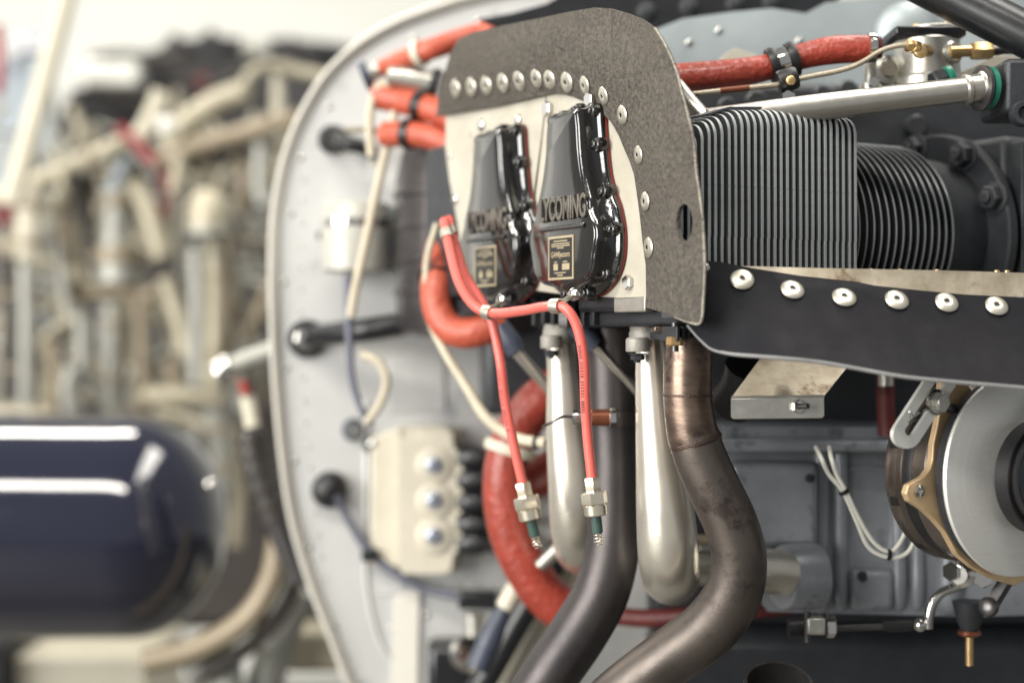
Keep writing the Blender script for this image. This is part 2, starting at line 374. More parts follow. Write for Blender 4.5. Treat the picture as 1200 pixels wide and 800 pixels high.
# length along the axis so that the last head fin meets pixel 1003
last = hit(1003, 240, F0, EA); HLEN = (last - F0).dot(EI)
pitch = HLEN / (NH - 1); ft = pitch * 0.46
zb = P(815, 372, 0).z
for k in range(-2, NH):
    off = pitch * k; f = k / (NH - 1)
    ypx = 152 - 26 * min(1, (max(0, k) / 7.0)) ** 0.6 + (4 if k > 22 else 0) + (1.2 * max(0, k - 20))
    base = F0 + EI * off
    yy = base.y; zt = P(900, ypx, yy).z
    o = V((base.x, base.y, 0)); rr = .016 if k > 2 else .013
    prof = [(0, zb)]
    prof += [(rr - rr * math.cos(a), zt - rr + rr * math.sin(a)) for a in [R(q) for q in (0, 12, 25, 38, 50, 62, 75, 90)]]
    prof += [(.150, zt + .002), (.172, zt - .02), (.172, zb)] if k >= 0 else [(.024, zt), (.024, zb)]
    kink = .0006 if k % 1 == 0 else 0
    th = ft * random.uniform(.95, 1.04)
    j = random.uniform(-.00015, .00015); ej = random.uniform(-.0003, .0003); o = o + EA * ej
    mid = P(815, 275, 0).z
    prof2 = [(0, zb), (0, mid - .001), (-.0005, mid)] + prof[1:]
    r1 = [o + EI * (j - th / 2) + EA * a + UP * b for a, b in prof2]; r2 = [o + EI * (j + th / 2) + EA * a + UP * b for a, b in prof2]
    fo_ = part('fin', MB().loft([r1, r2]), 'fin_face', cyl, ang=30, bevel=.0004); fo_.data.materials.append(MATS['fin_edge_lit'])
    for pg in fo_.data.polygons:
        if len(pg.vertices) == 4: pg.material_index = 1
# core of the head, set back between the fins
def ebox(i0, i1, e0, e1, z0, z1):
    c = F0 + EI * (i0 + i1) / 2 + EA * (e0 + e1) / 2; c = V((c.x, c.y, (z0 + z1) / 2))
    return MB().box(c, EI, EA, UP, (i1 - i0) / 2, (e1 - e0) / 2, (z1 - z0) / 2)
ztop = P(900, 128, 0.03).z
part('head_core', ebox(-.002, HLEN - .004, .022, .165, zb - .006, ztop - .022), 'case_dark', cyl, bevel=.003)
tp_ = []
for k in range(4, NH - 1):
    b_ = F0 + EI * (pitch * k); zz = P(900, 152 - 26 * min(1, (k / 7.0)) ** 0.6 - 1.2, b_.y).z; b_ = V((b_.x, b_.y, zz))
    tp_.append([b_ + EA * .016, b_ + EA * .15, b_ + EA * .15 + UP * .0018, b_ + EA * .016 + UP * .0018])
part('top_plate', MB().loft(tp_), 'fin_face', cyl)
part('rocker_box', ebox(-.012, .001, .040, .150, zb + .006, P(815, 150, 0).z), 'case_dark', cyl, bevel=.004)
# underside of the head with its short dark ribs
for k in range(9):
    part('rib', ebox(-.010 + k * .0066, -.0072 + k * .0066, .010 + k * .002, .030 + .0135 * k, zb - .018 + .0007 * k, zb - .0065), 'case_dark', cyl, bevel=.0006)
# barrel
BR = .0825
bst = F0 + EI * (HLEN + .004) + EA * .0905; bst.z = P(900, 263, .05).z
bend = hit(1118, 272, F0 + EA * (.0905 - BR), EA); BLEN = (bend - F0).dot(EI) - HLEN - .004
NB = 15; bp = BLEN / (NB - 1)
mefin = proto('fin', MB().lathe([(BR - .016, -bp * .13), (BR - .0006, -bp * .13), (BR, -bp * .06), (BR, bp * .06), (BR - .0006, bp * .13), (BR - .016, bp * .13)], Z0, ZU, 96, close=False), 'fin_barrel', 30)
mefin.materials.append(MATS['fin_barrel_edge_lit'])
for pg in mefin.polygons:
    if all(mefin.vertices[i].co.xy.length > BR - .001 for i in pg.vertices): pg.material_index = 1
for k in range(NB): inst('fin', mefin, cyl, bst + EI * (bp * k), EI)
part('barrel', MB().lathe([(BR - .015, -.02), (BR - .015, BLEN + .002), (BR - .010, BLEN + .004), (BR - .010, BLEN + .075)], bst, EI, 64), 'case_dark', cyl)
fo = bst + EI * (BLEN + .052)
part('base_flange', MB().lathe([(BR + .012, 0), (BR + .014, .002), (BR + .014, .010), (BR + .012, .012)], fo, EI, 64), 'case_dark', cyl)
for a in (-158, -122, -80, 60, 120):   # hold-down nuts round the flange, front and top
    u, v, _ = basis(EI); q = fo + (EA * math.cos(R(a)) * 1 + UP * -math.sin(R(a))) * (BR + .004)
    inst('nut', ME_BOLT_DARK, cyl, q, -EI, .0105, spin=R(a))

# ================================================================== crankcase at the right edge
cc = thing('crankcase', 'dark grey crankcase casting at the right edge behind the barrel', 'crankcase', fo + EI * .02 - UP * .08)
cbox = MB(); 
c0 = fo + EI * .145 + EA * .02; cbox.box(V((c0.x, c0.y, P(1190, 250, .1).z)), EI, EA, UP, .132, .10, .075)
part('case_body', cbox, 'case_dark', cc, bevel=.006)
q = fo + EI * .022 + EA * -.035
part('case_rib', MB().box(V((q.x, q.y, P(1190, 240, .1).z)), EI, EA, UP, .004, .06, .062), 'case_dark', cc, bevel=.0015)
q = fo + EI * .030 + EA * -.050
part('case_rib', MB().box(V((q.x, q.y, P(1190, 235, .1).z)), EI, EA, UP, .003, .05, .056), 'case_dark', cc, bevel=.0015)
bl = P(1200, 108, .10)
part('tappet_block', MB().box(bl + RIGHT * .0, RIGHT, BACK, UP, px2m(37, .1), .035, px2m(31, .1)), 'case_dark', cc, bevel=.004)
part('boss', MB().lathe([(.0105, 0), (.0105, .006), (.009, .009), (.0055, .009), (.005, .004), (.001, .004)], P(1197, 134, .064), -BACK, 28), 'case_dark', cc)

# ================================================================== rocker covers
def cover_outline():
    # (half width along the engine axis, height) of the pear shaped flange, metres
    side = [(.0, .0800), (.014, .0802), (.0235, .0785), (.0275, .0735), (.0285, .064), (.0300, .052), (.0325, .036), (.0360, .019), (.0425, .004), (.0490, -.008), (.0535, -.023), (.0545, -.038), (.0515, -.053), (.0425, -.066), (.029, -.0745), (.013, -.0785), (0, -.0795)]
    pts = smooth_path([V((a * 1.08, b, 0)) for a, b in side], 4)
    right = [(p.x, p.y) for p in pts]
    return right + [(-a, b) for a, b in right[-2:0:-1]]
CO = cover_outline()
def inset(poly, d, wob=0.0):
    n = len(poly); out = []
    for i in range(n):
        a = V(poly[i - 2]); b = V(poly[(i + 2) % n]); t = (b - a).normalized(); nn = V((t.y, -t.x))
        if nn.dot(-V(poly[i]) + V((0, -.005))) < 0: nn = -nn
        # inward
        p = V(poly[i]); q = p + nn * (d + wob * (0.5 + 0.5 * math.cos(i * 2 * math.pi * 11 / n)) * (1 if p.y < .0 else .35))
        out.append((q.x, q.y))
    return out
SCREWS = [(.0, .0785), (.0245, .0755), (-.0245, .0755), (.0315, .0460), (-.0315, .0460), (.0425, .006), (-.0425, .006), (.0545, -.026), (-.0545, -.026), (.0455, -.0625), (-.0455, -.0625), (0.016, -.0775), (-.016, -.0775)]
def text_mesh(body, size, extr, O, U, W, material, parent, name='lettering', sx=1.0, bev=0.0):
    cu = bpy.data.curves.new(name, 'FONT'); cu.body = body; cu.size = size; cu.extrude = extr; cu.align_x = 'CENTER'; cu.align_y = 'CENTER'; cu.bevel_depth = bev; cu.offset = size * .012
    tmp = bpy.data.objects.new('t', cu); COL.objects.link(tmp)
    dg = bpy.context.evaluated_depsgraph_get(); me = bpy.data.meshes.new_from_object(tmp.evaluated_get(dg)); bpy.data.objects.remove(tmp); bpy.data.curves.remove(cu)
    n = U.cross(W)
    M = Matrix((U * sx, W, n)).transposed().to_4x4(); me.transform(M); me.materials.clear(); me.materials.append(MATS[material])
    o = bpy.data.objects.new(name, me); COL.objects.link(o); WL[o.name] = V(O); o.parent = parent; o.location = V(O) - WL[parent.name]
    return o
def rocker_cover(centre, label, sc=1.0):
    t = thing('rocker_cover', label, 'rocker cover', centre - UP * .072 * sc, 'rocker covers on the engine cylinders')
    out = -EI; U = -EA                      # seen from outside: U points right (forward)
    def pt(a, b, h): return centre + U * a * sc + UP * b * sc + out * h
    def ring(poly, h): return [pt(a, b, h) for a, b in poly]
    part('gasket', MB().loft([ring(inset(CO, -.0007), -.0018), ring(inset(CO, -.0007), -.0003)]), 'gasket_red', t)
    shell = MB().loft([ring(CO, 0), ring(CO, .0032), ring(inset(CO, .0008), .0042), ring(inset(CO, .0030), .0048), ring(inset(CO, .0042, .0008), .0062), ring(inset(CO, .0048, .0024), .0150), ring(inset(CO, .0056, .0028), .0195), ring(inset(CO, .0068, .0028), .0212), ring(inset(CO, .0080, .0028), .0216)])
    part('shell', shell, 'black_gloss', t, ang=60)
    face = MB().loft([ring(inset(CO, .0076, .0028), .0214), ring(inset(CO, .0084, .0028), .0226), ring(inset(CO, .0094, .0028), .0230)])
    fc = part('face', face, 'cover_face', t, ang=50)
    for (a, b) in SCREWS:
        sb = part('screw_boss', MB().lathe([(.0066, 0.001), (.0062, .006), (.0054, .0085), (.0005, .0088)], pt(a * .97, b * .97, 0), out, 16), 'black_gloss', t)
        inst('bolt', ME_BOLT_BLACK, sb, pt(a * .97, b * .97, .0085), out, .0036)
    text_mesh('LYCOMING', .0262 * sc, .0011, pt(.0045, -.0065, .0236), U, UP, 'cover_letter', fc, 'lettering', sx=.53, bev=.0004)
    part('underline_bar', MB().tube([pt(-.033, -.0215, .0232), pt(.037, -.0215, .0232)], .0020, 10), 'black_gloss', fc)
    # nameplate
    dz = -.0040; pk = 1.12
    def rect(a0, a1, b0, b1): return [(a * pk, b * pk + dz) for a, b in ((a0, b0), (a1, b0), (a1, b1), (a0, b1))]
    pl = part('nameplate', MB().loft([ring(rect(-.017, .018, -.0535, -.0215), .0230), ring(rect(-.017, .018, -.0535, -.0215), .0237)]), 'plate_print', t)
    part('plate_field', MB().loft([ring(rect(-.0152, .0162, -.0518, -.0232), .0236), ring(rect(-.0152, .0162, -.0518, -.0232), .0239)]), 'plate_black', pl)
    for j, (a0, a1, b) in enumerate([(-.009, .010, -.0252), (-.012, .013, -.0272), (-.012, .0135, -.0288), (-.004, .005, -.0303), (-.008, -.004, -.0405), (.004, .010, -.0405), (-.008, .008, -.0485), (-.004, .004, -.0503)]):
        part('print_line', MB().loft([ring(rect(a0, a1, b - .0004, b + .0004), .0238), ring(rect(a0, a1, b - .0004, b + .0004), .0240)]), 'plate_print', pl)
    text_mesh('GAMIjectors', .0066, .0001, pt(.0005, -.0352 * pk + dz, .0240), U, UP, 'plate_print', pl, 'lettering', sx=.85)
    for a0, a1 in ((-.009, -.003), (.003, .013)):
        part('print_box', MB().loft([ring(rect(a0, a1, -.0465, -.0418), .0238), ring(rect(a0, a1, -.0465, -.0418), .0240)]), 'plate_print', pl)
    return t, pt
near_c = PL(685, 238, -.016); far_c = PL(595, 253, -.016)
cov1, pt1 = rocker_cover(near_c, 'glossy black rocker cover in sharp focus, nearest the fins')
cov2, pt2 = rocker_cover(far_c, 'blurred black rocker cover further left, behind the sharp one')

# ================================================================== cream mounting plates behind the covers
def plmap(off): return lambda x, y: (PL(x, y, off), EI)
bpf = thing('baffle_plate', 'cream metal plate with screws around the blurred left rocker cover', 'plate', PL(580, 330, -.012))
part('sheet', sheet([(522, 136), (560, 122), (600, 112), (640, 104), (634, 160), (625, 225), (622, 300), (618, 342), (560, 340), (541, 300), (536, 262), (527, 214), (522, 175)], plmap(-.0125), .0018, step=16), 'plate_paint', bpf, bevel=.0004)
for x, y, s in ((565, 147, .006), (608, 141, .0055), (534, 234, .0045), (528, 182, .003)): inst('screw', ME_SCREW, bpf, PL(x, y, -.0125), -EI, s)
bpn = thing('baffle_plate', 'cream metal plate around the sharp rocker cover, bordered by riveted seal', 'plate', PL(700, 350, -.012))
part('sheet', sheet([(642, 103), (680, 105), (722, 128), (748, 170), (764, 230), (770, 300), (770, 352), (724, 349), (660, 345), (624, 340), (625, 300), (628, 225), (636, 160)], plmap(-.0130), .0018, step=16), 'plate_paint', bpn, bevel=.0004)
for x, y, s in ((644, 128, .007), (738, 331, .006)): inst('bolt', ME_BOLT, bpn, PL(x, y, -.0130), -EI, s)
part('foot_tab', MB().box(PL(742, 357, -.010), EA, EI, UP, .022, .004, .006), 'alu_satin', bpn, bevel=.001)

# ================================================================== riveted fabric seal over the top
LO = [(511, 137), (514, 112), (520, 88), (527, 65), (536, 47), (552, 39), (572, 34), (600, 28), (630, 22), (662, 15), (696, 9), (714, 10), (735, 16), (752, 23), (766, 33), (774, 45), (781, 58), (787, 72), (793, 88), (798, 110), (803, 128), (808, 148), (813, 180), (816, 212), (820, 240), (823, 275), (824.5, 310), (823, 345), (820, 377), (806, 377), (790, 371), (777, 366), (766, 363), (757, 360)]
LIN = [(757, 340), (756.5, 310), (753, 285), (751, 265), (748, 240), (743, 205), (738, 190), (732, 176), (725, 159), (716, 143), (708, 135), (699, 128), (686, 120), (672, 114), (660, 111), (647, 110), (628, 114), (606, 119.5), (588, 124), (570, 127.5), (540, 132)]
LEA = LO + LIN
def seg_d(p, poly):
    best = 1e9
    for i in range(len(poly) - 1):
        a = V(poly[i]); b = V(poly[i + 1]); ab = b - a; t = max(0, min(1, (V(p) - a).dot(ab) / ab.length_squared)); best = min(best, (a + ab * t - V(p)).length)
    return best
INNER = [LO[-1]] + LIN + [LO[0]]
def leamap(x, y):
    d = seg_d((x, y), INNER)
    n = noise.noise(V((x * .02, y * .02, 3.1))) * .0022 + noise.noise(V((x * .06, y * .06, 9.1))) * .0006
    bulge = -.0165 - .010 * math.sin(min(1, d / 95.0) * 2.2) + n
    if y > 200: bulge = -.0165 - .009 * math.sin(min(1, d / 75.) * 2.6) + n * .7
    if 150 < y <= 200:
        f = (y - 150) / 50; bulge = (1 - f) * (-.0165 - .010 * math.sin(min(1, d / 95.0) * 2.2)) + f * (-.0165 - .009 * math.sin(min(1, d / 75.) * 2.6)) + n * .8
    return PL(x, y, bulge), EI
def slope(f, x, y):
    a = f(x + 3, y)[0] - f(x - 3, y)[0]; b = f(x, y + 3)[0] - f(x, y - 3)[0]; n = a.cross(b).normalized()
    return n if n.y < 0 else -n
sl = thing('baffle_seal', 'worn grey-brown fabric baffle seal with white rivets arched over the rocker covers', 'baffle seal', PL(780, 377, -.015))
hole = [(802 + 9.5 * math.cos(a), 261 + 22 * math.sin(a)) for a in [2 * math.pi * k / 22 for k in range(22)]]
part('sheet', sheet(LEA, leamap, .0032, holes=[hole], step=7.5), 'seal_fabric', sl, ang=50)
ej_ = [q for q in LO if q[0] >= 760 and q[1] < 378]
part('trimmed_edge', MB().tube(smooth_path([leamap(x - .3, y)[0] + EI * .0012 for x, y in ej_[:17]], 4), .0011, 6, n=1), 'seal_edge', sl)
for x, y in [(534.6, 104), (553, 102), (570.6, 100.5), (590, 97.5), (609, 95), (629.4, 92.4), (644.7, 93.6), (665, 96.6), (686, 100), (708, 112.5), (730, 135), (749, 181.5), (757, 236), (760.8, 290)]:
    p = leamap(x, y)[0]
    inst('rivet', ME_RIVET, sl, p + slope(leamap, x, y) * .0006, slope(leamap, x, y), px2m(11.8, p.y) * random.uniform(.92, 1.05), spin=random.uniform(0, 6))
pass
p = leamap(694.5, 117)[0]; inst('bolt', ME_BOLT, sl, p - EI * .001, -EI, .0062); 
inst('screw', ME_SCREW, sl, P(826.5, 314, -.03), V((-.3, -1, .1)), .0035)

# ================================================================== rubber strap seal across the front
STO = [(818, 304), (845, 307), (878, 313.5), (937, 323), (1004, 330), (1025, 334.5), (1077, 340), (1130, 345), (1215, 349), (1400, 354), (1400, 466), (1203, 454), (1130, 448), (1060, 441), (1011, 432.5), (962, 424), (920, 419.5), (890, 417), (864, 415), (846, 412), (832, 407), (818, 394), (806, 380), (806, 345)]
def strap_y(x, y):
    top = 305 + 45 * min(1, (x - 818) / 400.); t = max(0, (y - top) / 100.)
    f = min(1, max(0, (x - 805) / 120.)); f = f * f * (3 - 2 * f)
    return -.010 + .012 * (x - 820) / 380. - (.010 + .024 * f) * t - (.002 + .016 * f) * t * t + noise.noise(V((x * .012, y * .012, 0))) * .0025
st = thing('rubber_strip', 'wide black rubber baffle strip with six dished rivets below the fins', 'rubber strip', P(1000, 430, -.05))
part('strip', sheet(STO, lambda x, y: (P(x, y, strap_y(x, y)), BACK), .0034, step=13), 'rubber_strap', st, ang=60)
bot = [(x, y) for x, y in STO if (y > 375 and x < 1400)]
ledge = MB().tube(smooth_path([P(x, y + .4, strap_y(x, y) + .0014) for x, y in sorted(bot)], 3), .0015, 8, n=1); part('trimmed_edge', ledge, 'rubber_edge_lit', st)
for x, y in [(869.6, 328), (928.4, 340), (989, 349), (1050.5, 352), (1109, 355), (1167.5, 359)]:
    p = P(x, y, strap_y(x, y)); nr = slope(lambda a, b: (P(a, b, strap_y(a, b)), 0), x, y); inst('rivet', ME_RIVET, st, p + nr * .0008, nr + V((0, 0, .15)), .0090 * random.uniform(.97, 1.03), spin=random.uniform(0, 6))
SA = [(850, 308), (866, 311.5), (960, 314), (1067, 316), (1130, 317.5), (1400, 326), (1400, 366), (1100, 356), (1000, 345), (930, 335), (850, 320)]
als = thing('support_strip', 'dull aluminium strip between the fins and the black rubber', 'metal strip', P(1000, 350, 0))
part('strip', sheet(SA, lambda x, y: (P(x, y, strap_y(x, y) + .006), BACK), .0016, step=16), 'alu_dirty', als)
for x in (900, 942, 1020, 1054, 1098, 1168, 1180): inst('bolt', ME_BRASS, als, P(x, 316 + (x - 850) * .012, strap_y(x, 316) + .010), UP, .0022)

# ================================================================== ignition leads
def spark_end(t, p, d, s=1.0):
    r = .0052 * s; u = d.normalized()
    part('collar', MB().hexa(p - u * .002, u, r * 1.30, .0125 * s, ch=.08), 'nickel', t, ang=30)
    part('nut', MB().lathe([(r * 1.5, 0), (r * 1.9, .0008), (r * 1.9, .0012)], p + u * .0095 * s, u, 6).lathe([(r * 1.95, .0005), (r * 2.05, .0018), (r * 2.05, .0095 * s), (r * 1.9, .0105 * s)], p + u * .0092 * s, u, 6, rot=.3), 'nickel', t, ang=30)
    part('sleeve', MB().lathe([(r * 1.62, 0), (r * 1.78, .0008), (r * 1.78, .0080 * s), (r * 1.62, .0090 * s), (r * .9, .0090 * s)], p + u * .0195 * s, u, 28), 'nickel', t, ang=30)
    part('insulator', MB().lathe([(r * .82, 0), (r * .82, .013 * s), (r * .7, .0145 * s)], p + u * .028 * s, u, 20), 'insulator_green', t)
    a, b, c = basis(u); sp = []
    for k in range(46):
        an = k / 45 * 2 * math.pi * 3.6; sp.append(p + u * (.0420 * s + k / 45 * .0095 * s) + (a * math.cos(an) + b * math.sin(an)) * r * .66)
    part('contact_spring', MB().tube(sp, .00055, 6, n=1), 'nickel', t)
def lead(label, pts, rpx, clamps, s):
    p = [P(*q) for q in pts]; t = thing('ignition_lead', label, 'ignition lead', p[-1], 'red ignition leads hanging from the rocker covers')
    rad = [px2m(rpx, q[2]) for q in pts]; part('cable', MB().tube(p, rad, 16, n=9), 'lead_red', t)
    d = (p[-1] - p[-2]).normalized(); spark_end(t, p[-1], d, s)
    sp = smooth_path(p, 9)
    for c in clamps:
        i = int(c * (len(sp) - 1)); dd = (sp[i + 1] - sp[i - 1]).normalized()
        part('clamp', clampring(dd, sp[i], rad[0] * 1.05, rad[0] * 1.9, th=.0011), 'rivet_alu', t)
    return t, sp, rad
l1, sp1, rd1 = lead('red ignition lead in sharp focus, ending in the right spring tip', [(521, 258, .20), (526, 285, .185), (538, 330, .16), (556, 358, .14), (578, 367, .125), (612, 364, .09), (642, 359, .06), (662, 361, .048), (676, 382, .045), (684, 420, .045), (686, 470, .048), (689, 515, .05), (694, 562, .05)], 6.1, (.06, .32, .545), 1.0)
l2, sp2, rd2 = lead('red ignition lead slightly blurred, ending in the left spring tip', [(526, 256, .215), (533, 285, .20), (545, 322, .18), (562, 350, .158), (576, 376, .145), (586, 420, .14), (592, 470, .14), (602, 520, .14), (613, 568, .14)], 5.8, (.07,), 1.06)
# print along the cables: tiny dark characters, unreadable in the photograph
def cable_print(t, sp, rd, f0, f1, n):
    for k in range(n):
        if k % 7 == 6: continue
        f = f0 + (f1 - f0) * k / n; i = int(f * (len(sp) - 1)); a = sp[i].lerp(sp[min(i + 1, len(sp) - 1)], f * (len(sp) - 1) - i)
        d = (sp[min(i + 1, len(sp) - 1)] - sp[i]).normalized(); nrm = V((-.55, -.83, 0)); nrm = (nrm - d * nrm.dot(d)).normalized(); s_ = d.cross(nrm)
        part('print', MB().box(a + nrm * rd[0] * .985, d, s_, nrm, .0005 * random.uniform(.6, 1.1), .0012, .0002), 'plate_black', t)
cable_print(l1, sp1, rd1, .72, .86, 26); cable_print(l2, sp2, rd2, .66, .84, 22)
# clamp tabs that hold the leads to the cover screws
def tab(label, a, b):
    t = thing('clamp_tab', label, 'clamp', a); part('strap', MB().tube([a, a.lerp(b, .5) + V((0, -.003, 0)), b], .0022, 10), 'rivet_alu', t); inst('screw', ME_SCREW, t, b + V((0, -.003, 0)), V((-.6, -.8, 0)), .0055)
tab('small bright clamp under the sharp rocker cover holding a lead', P(656, 356, .05), P(673, 345, .072))
tab('small bright clamp under the blurred rocker cover holding both leads', P(572, 366, .14), P(588, 352, .17))

# ================================================================== exhaust pipes
ex = thing('exhaust_pipe', 'heat-stained steel exhaust pipe in focus with weld seams, S-bend', 'exhaust pipe', P(740, 810, .1), 'exhaust pipes under the cylinders')
up_ = [(808, 392, .05), (806, 430, .05), (806, 470, .05), (811, 505, .05), (816, 521, .05)]
part('upper_tube', MB().tube([P(*q) for q in up_], [px2m(r, .05) for r in (28.5, 28.5, 28.5, 30, 31)], 36), 'exhaust_hot', ex)
lo_ = [(813, 511, .05), (821, 536, .05), (837, 572, .05), (856, 613, .05), (866, 655, .052), (858, 698, .058), (828, 738, .07), (785, 770, .085), (730, 812, .10), (690, 850, .11)]
part('lower_tube', MB().tube([P(*q) for q in lo_], [px2m(r, .05) for r in (30.5, 31, 31.5, 32, 32.5, 34, 35, 35, 35, 35)], 36, n=9), 'exhaust_steel', ex)
lp = smooth_path([P(*q) for q in lo_], 9)
part('weld_bead', clampring((lp[1] - lp[0]), P(815, 517, .05), px2m(30.4, .05), .0035, th=.0008, seg=40), 'weld', ex)
part('weld_bead', clampring(V((0, 0, 1)), P(806, 463, .05), px2m(28.4, .05), .002, th=.0005, seg=40), 'weld', ex)
part('flange', MB().lathe([(px2m(30, .05), 0), (px2m(34, .05), .001), (px2m(34, .05), .005), (px2m(30, .05), .006)], P(808, 394, .05), UP, 36), 'exhaust_hot', ex)
part('flange_plate', MB().box(P(800, 386, .05), RIGHT, BACK, UP, px2m(36, .05), .02, .0025), 'exhaust_hot', ex, bevel=.001)
inst('nut', proto('nut', MB().hexa(Z0, ZU, 1, 1.0), 'brass', 30), ex, P(791, 405, .012), UP, .0068)
part('stud', MB().tube([P(791, 412, .012), P(791, 378, .012)], .003, 10), 'steel_dark', ex)
ex2 = thing('exhaust_pipe', 'dark blurred exhaust pipe behind the right ignition lead', 'exhaust pipe', P(620, 830, .2), 'exhaust pipes under the cylinders')
e2 = [(716, 372, .165), (717, 420, .165), (719, 480, .165), (721, 560, .165), (719, 630, .165), (706, 690, .165), (680, 738, .165), (648, 785, .165), (610, 845, .165)]
part('tube', MB().tube([P(*q) for q in e2], [px2m(r, .165) for r in (30, 30, 30, 31, 32, 33, 34, 34, 34)], 32, n=8), 'exhaust_dark', ex2)
cl = P(719, 490, .165)
part('band', clampring(UP, cl, px2m(30.5, .165), .012, th=.0012, seg=36), 'exhaust_dark', ex2)
part('clamp_barrel', MB().lathe([(.006, 0), (.007, .001), (.007, .016), (.006, .017)], P(692, 489, .125), RIGHT, 18), 'copper_coil', ex2)
inst('nut', ME_BOLT, ex2, P(714, 489, .124), RIGHT, .0078)
part('clamp_eye', clampring(RIGHT, P(676, 489, .125), .005, .008, seg=18), 'chrome', ex2)
part('safety_wire', MB().tube(pth([(676, 489, .125), (660, 488, .12), (648, 494, .12), (636, 500, .13)], .12), .0012, 8), 'steel_dark', ex2)

# ================================================================== intake pipes
def intake(label, pts, rs, flange):
    t = thing('intake_pipe', label, 'intake pipe', P(*pts[-1]), 'silver intake pipes under the cylinders')
    part('tube', MB().tube([P(*q) for q in pts], [px2m(r, pts[0][2]) for r in rs], 36, n=8), 'intake_silver', t)
    x, y, yy = flange
    part('flange', MB().lathe([(px2m(17, yy), 0), (px2m(19, yy), .0015), (px2m(19, yy), .012), (px2m(18, yy), .014), (px2m(18, yy), .03)], P(x, y, yy), UP, 28), 'cast_alu', t)
    inst('bolt', ME_BOLT_DARK, t, P(x - 9, y + 6, yy - .022), -UP, .0055)
    part('bolt_lug', MB().lathe([(.009, 0), (.0095, .001), (.0095, .010), (.008, .0115)], P(x - 9, y + 4, yy - .022), UP, 20), 'cast_alu', t)
intake('long silver intake pipe between the two exhaust pipes', [(762, 392, .10), (764, 430, .10), (769, 490, .10), (775, 550, .10), (780, 605, .10), (783, 645, .105), (785, 668, .13), (786, 674, .18), (788, 676, .26)], (17, 19.5, 24.5, 30, 34.5, 36, 36, 36, 36), (756, 408, .10))
intake('blurred silver intake pipe behind the left ignition lead', [(656, 395, .20), (660, 440, .20), (664, 500, .20), (671, 560, .20), (676, 605, .205), (680, 630, .225), (681, 640, .27), (682, 642, .33)], (17, 19, 24, 29, 32, 33, 33, 33), (655, 404, .20))

# ================================================================== spark plug boots with diagonal tubes
def plug(label, a, b, c, r1, r2):
    t = thing('plug_lead', label, 'plug lead', P(*c)); part('boot', MB().tube([P(*a), P(*a).lerp(P(*b), .6), P(*b)], [px2m(r1 * .8, a[2]), px2m(r1, a[2]), px2m(r1 * .85, a[2])], 18), 'boot_blue', t)
    part('tube', MB().tube([P(*b), P(*c)], px2m(r2, b[2]), 16), 'tube_silver', t); return t
plug('diagonal silver plug lead with dark boot, between the red leads', (586, 380, .23), (605, 412, .23), (650, 462, .24), 13, 7)
plug('diagonal silver plug lead with dark boot, right of the right red lead', (672, 380, .14), (697, 406, .14), (750, 462, .15), 13, 6)
solo('plug_nut', MB().hexa(P(664, 384, .13), UP, px2m(11, .13), .022), 'steel_dark', 'dark hex nut below the sharp rocker cover', 'nut', ang=30)

# far cylinder head, mostly hidden behind the left cover
fc = thing('engine_cylinder', 'dark blurred cylinder head behind the left rocker cover', 'cylinder', PL(600, 380, .05))
def pbox(x, y, off, a, b, c): return MB().box(PL(x, y, off), EI, EA, UP, a, b, c)
part('head_core', MB().box(PL(590, 260, .045), EI, EA, UP, .055, .062, .075), 'case_dark', fc, bevel=.004)
for k in range(8): part('rib', MB().box(PL(590, 260, .045) - UP * .083 + EI * (-.045 + k * .011), EI, EA, UP, .0022, .06, .007), 'case_dark', fc, bevel=.0006)
ub = PL(690, 362, .02)
part('head_ledge', MB().box(ub + EI * .004, EI, EA, UP, .022, .05, .008), 'case_dark', cyl, bevel=.003)
for k in range(7): part('rib', MB().box(ub + EA * (-.048 + k * .016) - UP * .004 - EI * .002, EI, EA, UP, .026, .0028, .011 + .002 * math.sin(k)), 'case_dark', cyl, bevel=.001)
part('port_boss', MB().lathe([(.020, 0), (.022, .002), (.022, .014), (.018, .02)], PL(690, 385, .03), UP, 28), 'case_dark', cyl)

# ================================================================== top right: red hose, line, fuel valve, tube
t = thing('coolant_hose', 'glossy red sleeved hose running right above the fins', 'hose', P(794, 91, .13))
hp = [(770, 93, .14), (800, 91, .135), (850, 87, .13), (895, 80, .13), (937, 67, .13), (976, 59, .13), (1020, 57, .13)]
part('sleeve', MB().tube(pth(hp, .13), [px2m(r, .13) for r in (17, 17, 17, 15.5, 15, 16.5, 16)], 24), 'hose_red', t)
part('end_band', clampring(RIGHT, P(1021, 57, .13), px2m(16.4, .13), .006), 'chrome', t); part('end_collar', MB().tube(pth([(1018, 57), (1032, 56)], .13), px2m(13, .13), 20), 'hose_dark_red', t)
d = (P(937, 67, .13) - P(895, 80, .13)).normalized()
t2 = thing('hose_clamp', 'black cushioned clamp with bolt tying red hose to thin line', 'clamp', P(922, 112, .11))
for s_ in (-1, 1): part('cushion', clampring(d, P(917, 73.5, .13) + d * .0085 * s_, px2m(16, .13), .007, th=.003), 'black_rubber', t2)
part('band', clampring(d, P(917, 73.5, .13), px2m(16.5, .13), .009, th=.0012), 'chrome', t2)
part('lower_cushion', MB().lathe([(.0085, 0), (.0095, .002), (.0095, .014), (.0085, .016)], P(912, 97, .10), d, 20), 'black_rubber', t2)
part('link', MB().tube([P(920, 90, .10), P(924, 116, .10)], .0045, 12), 'black_rubber', t2); inst('bolt', ME_BOLT, t2, P(923, 116, .092), -BACK, .0065)
inst('bolt', ME_BRASS, t2, P(926, 95, .090), -BACK, .004)
t = thing('fuel_line', 'thin bent metal line beside the red hose with brass end', 'fuel line', P(804, 110, .1))
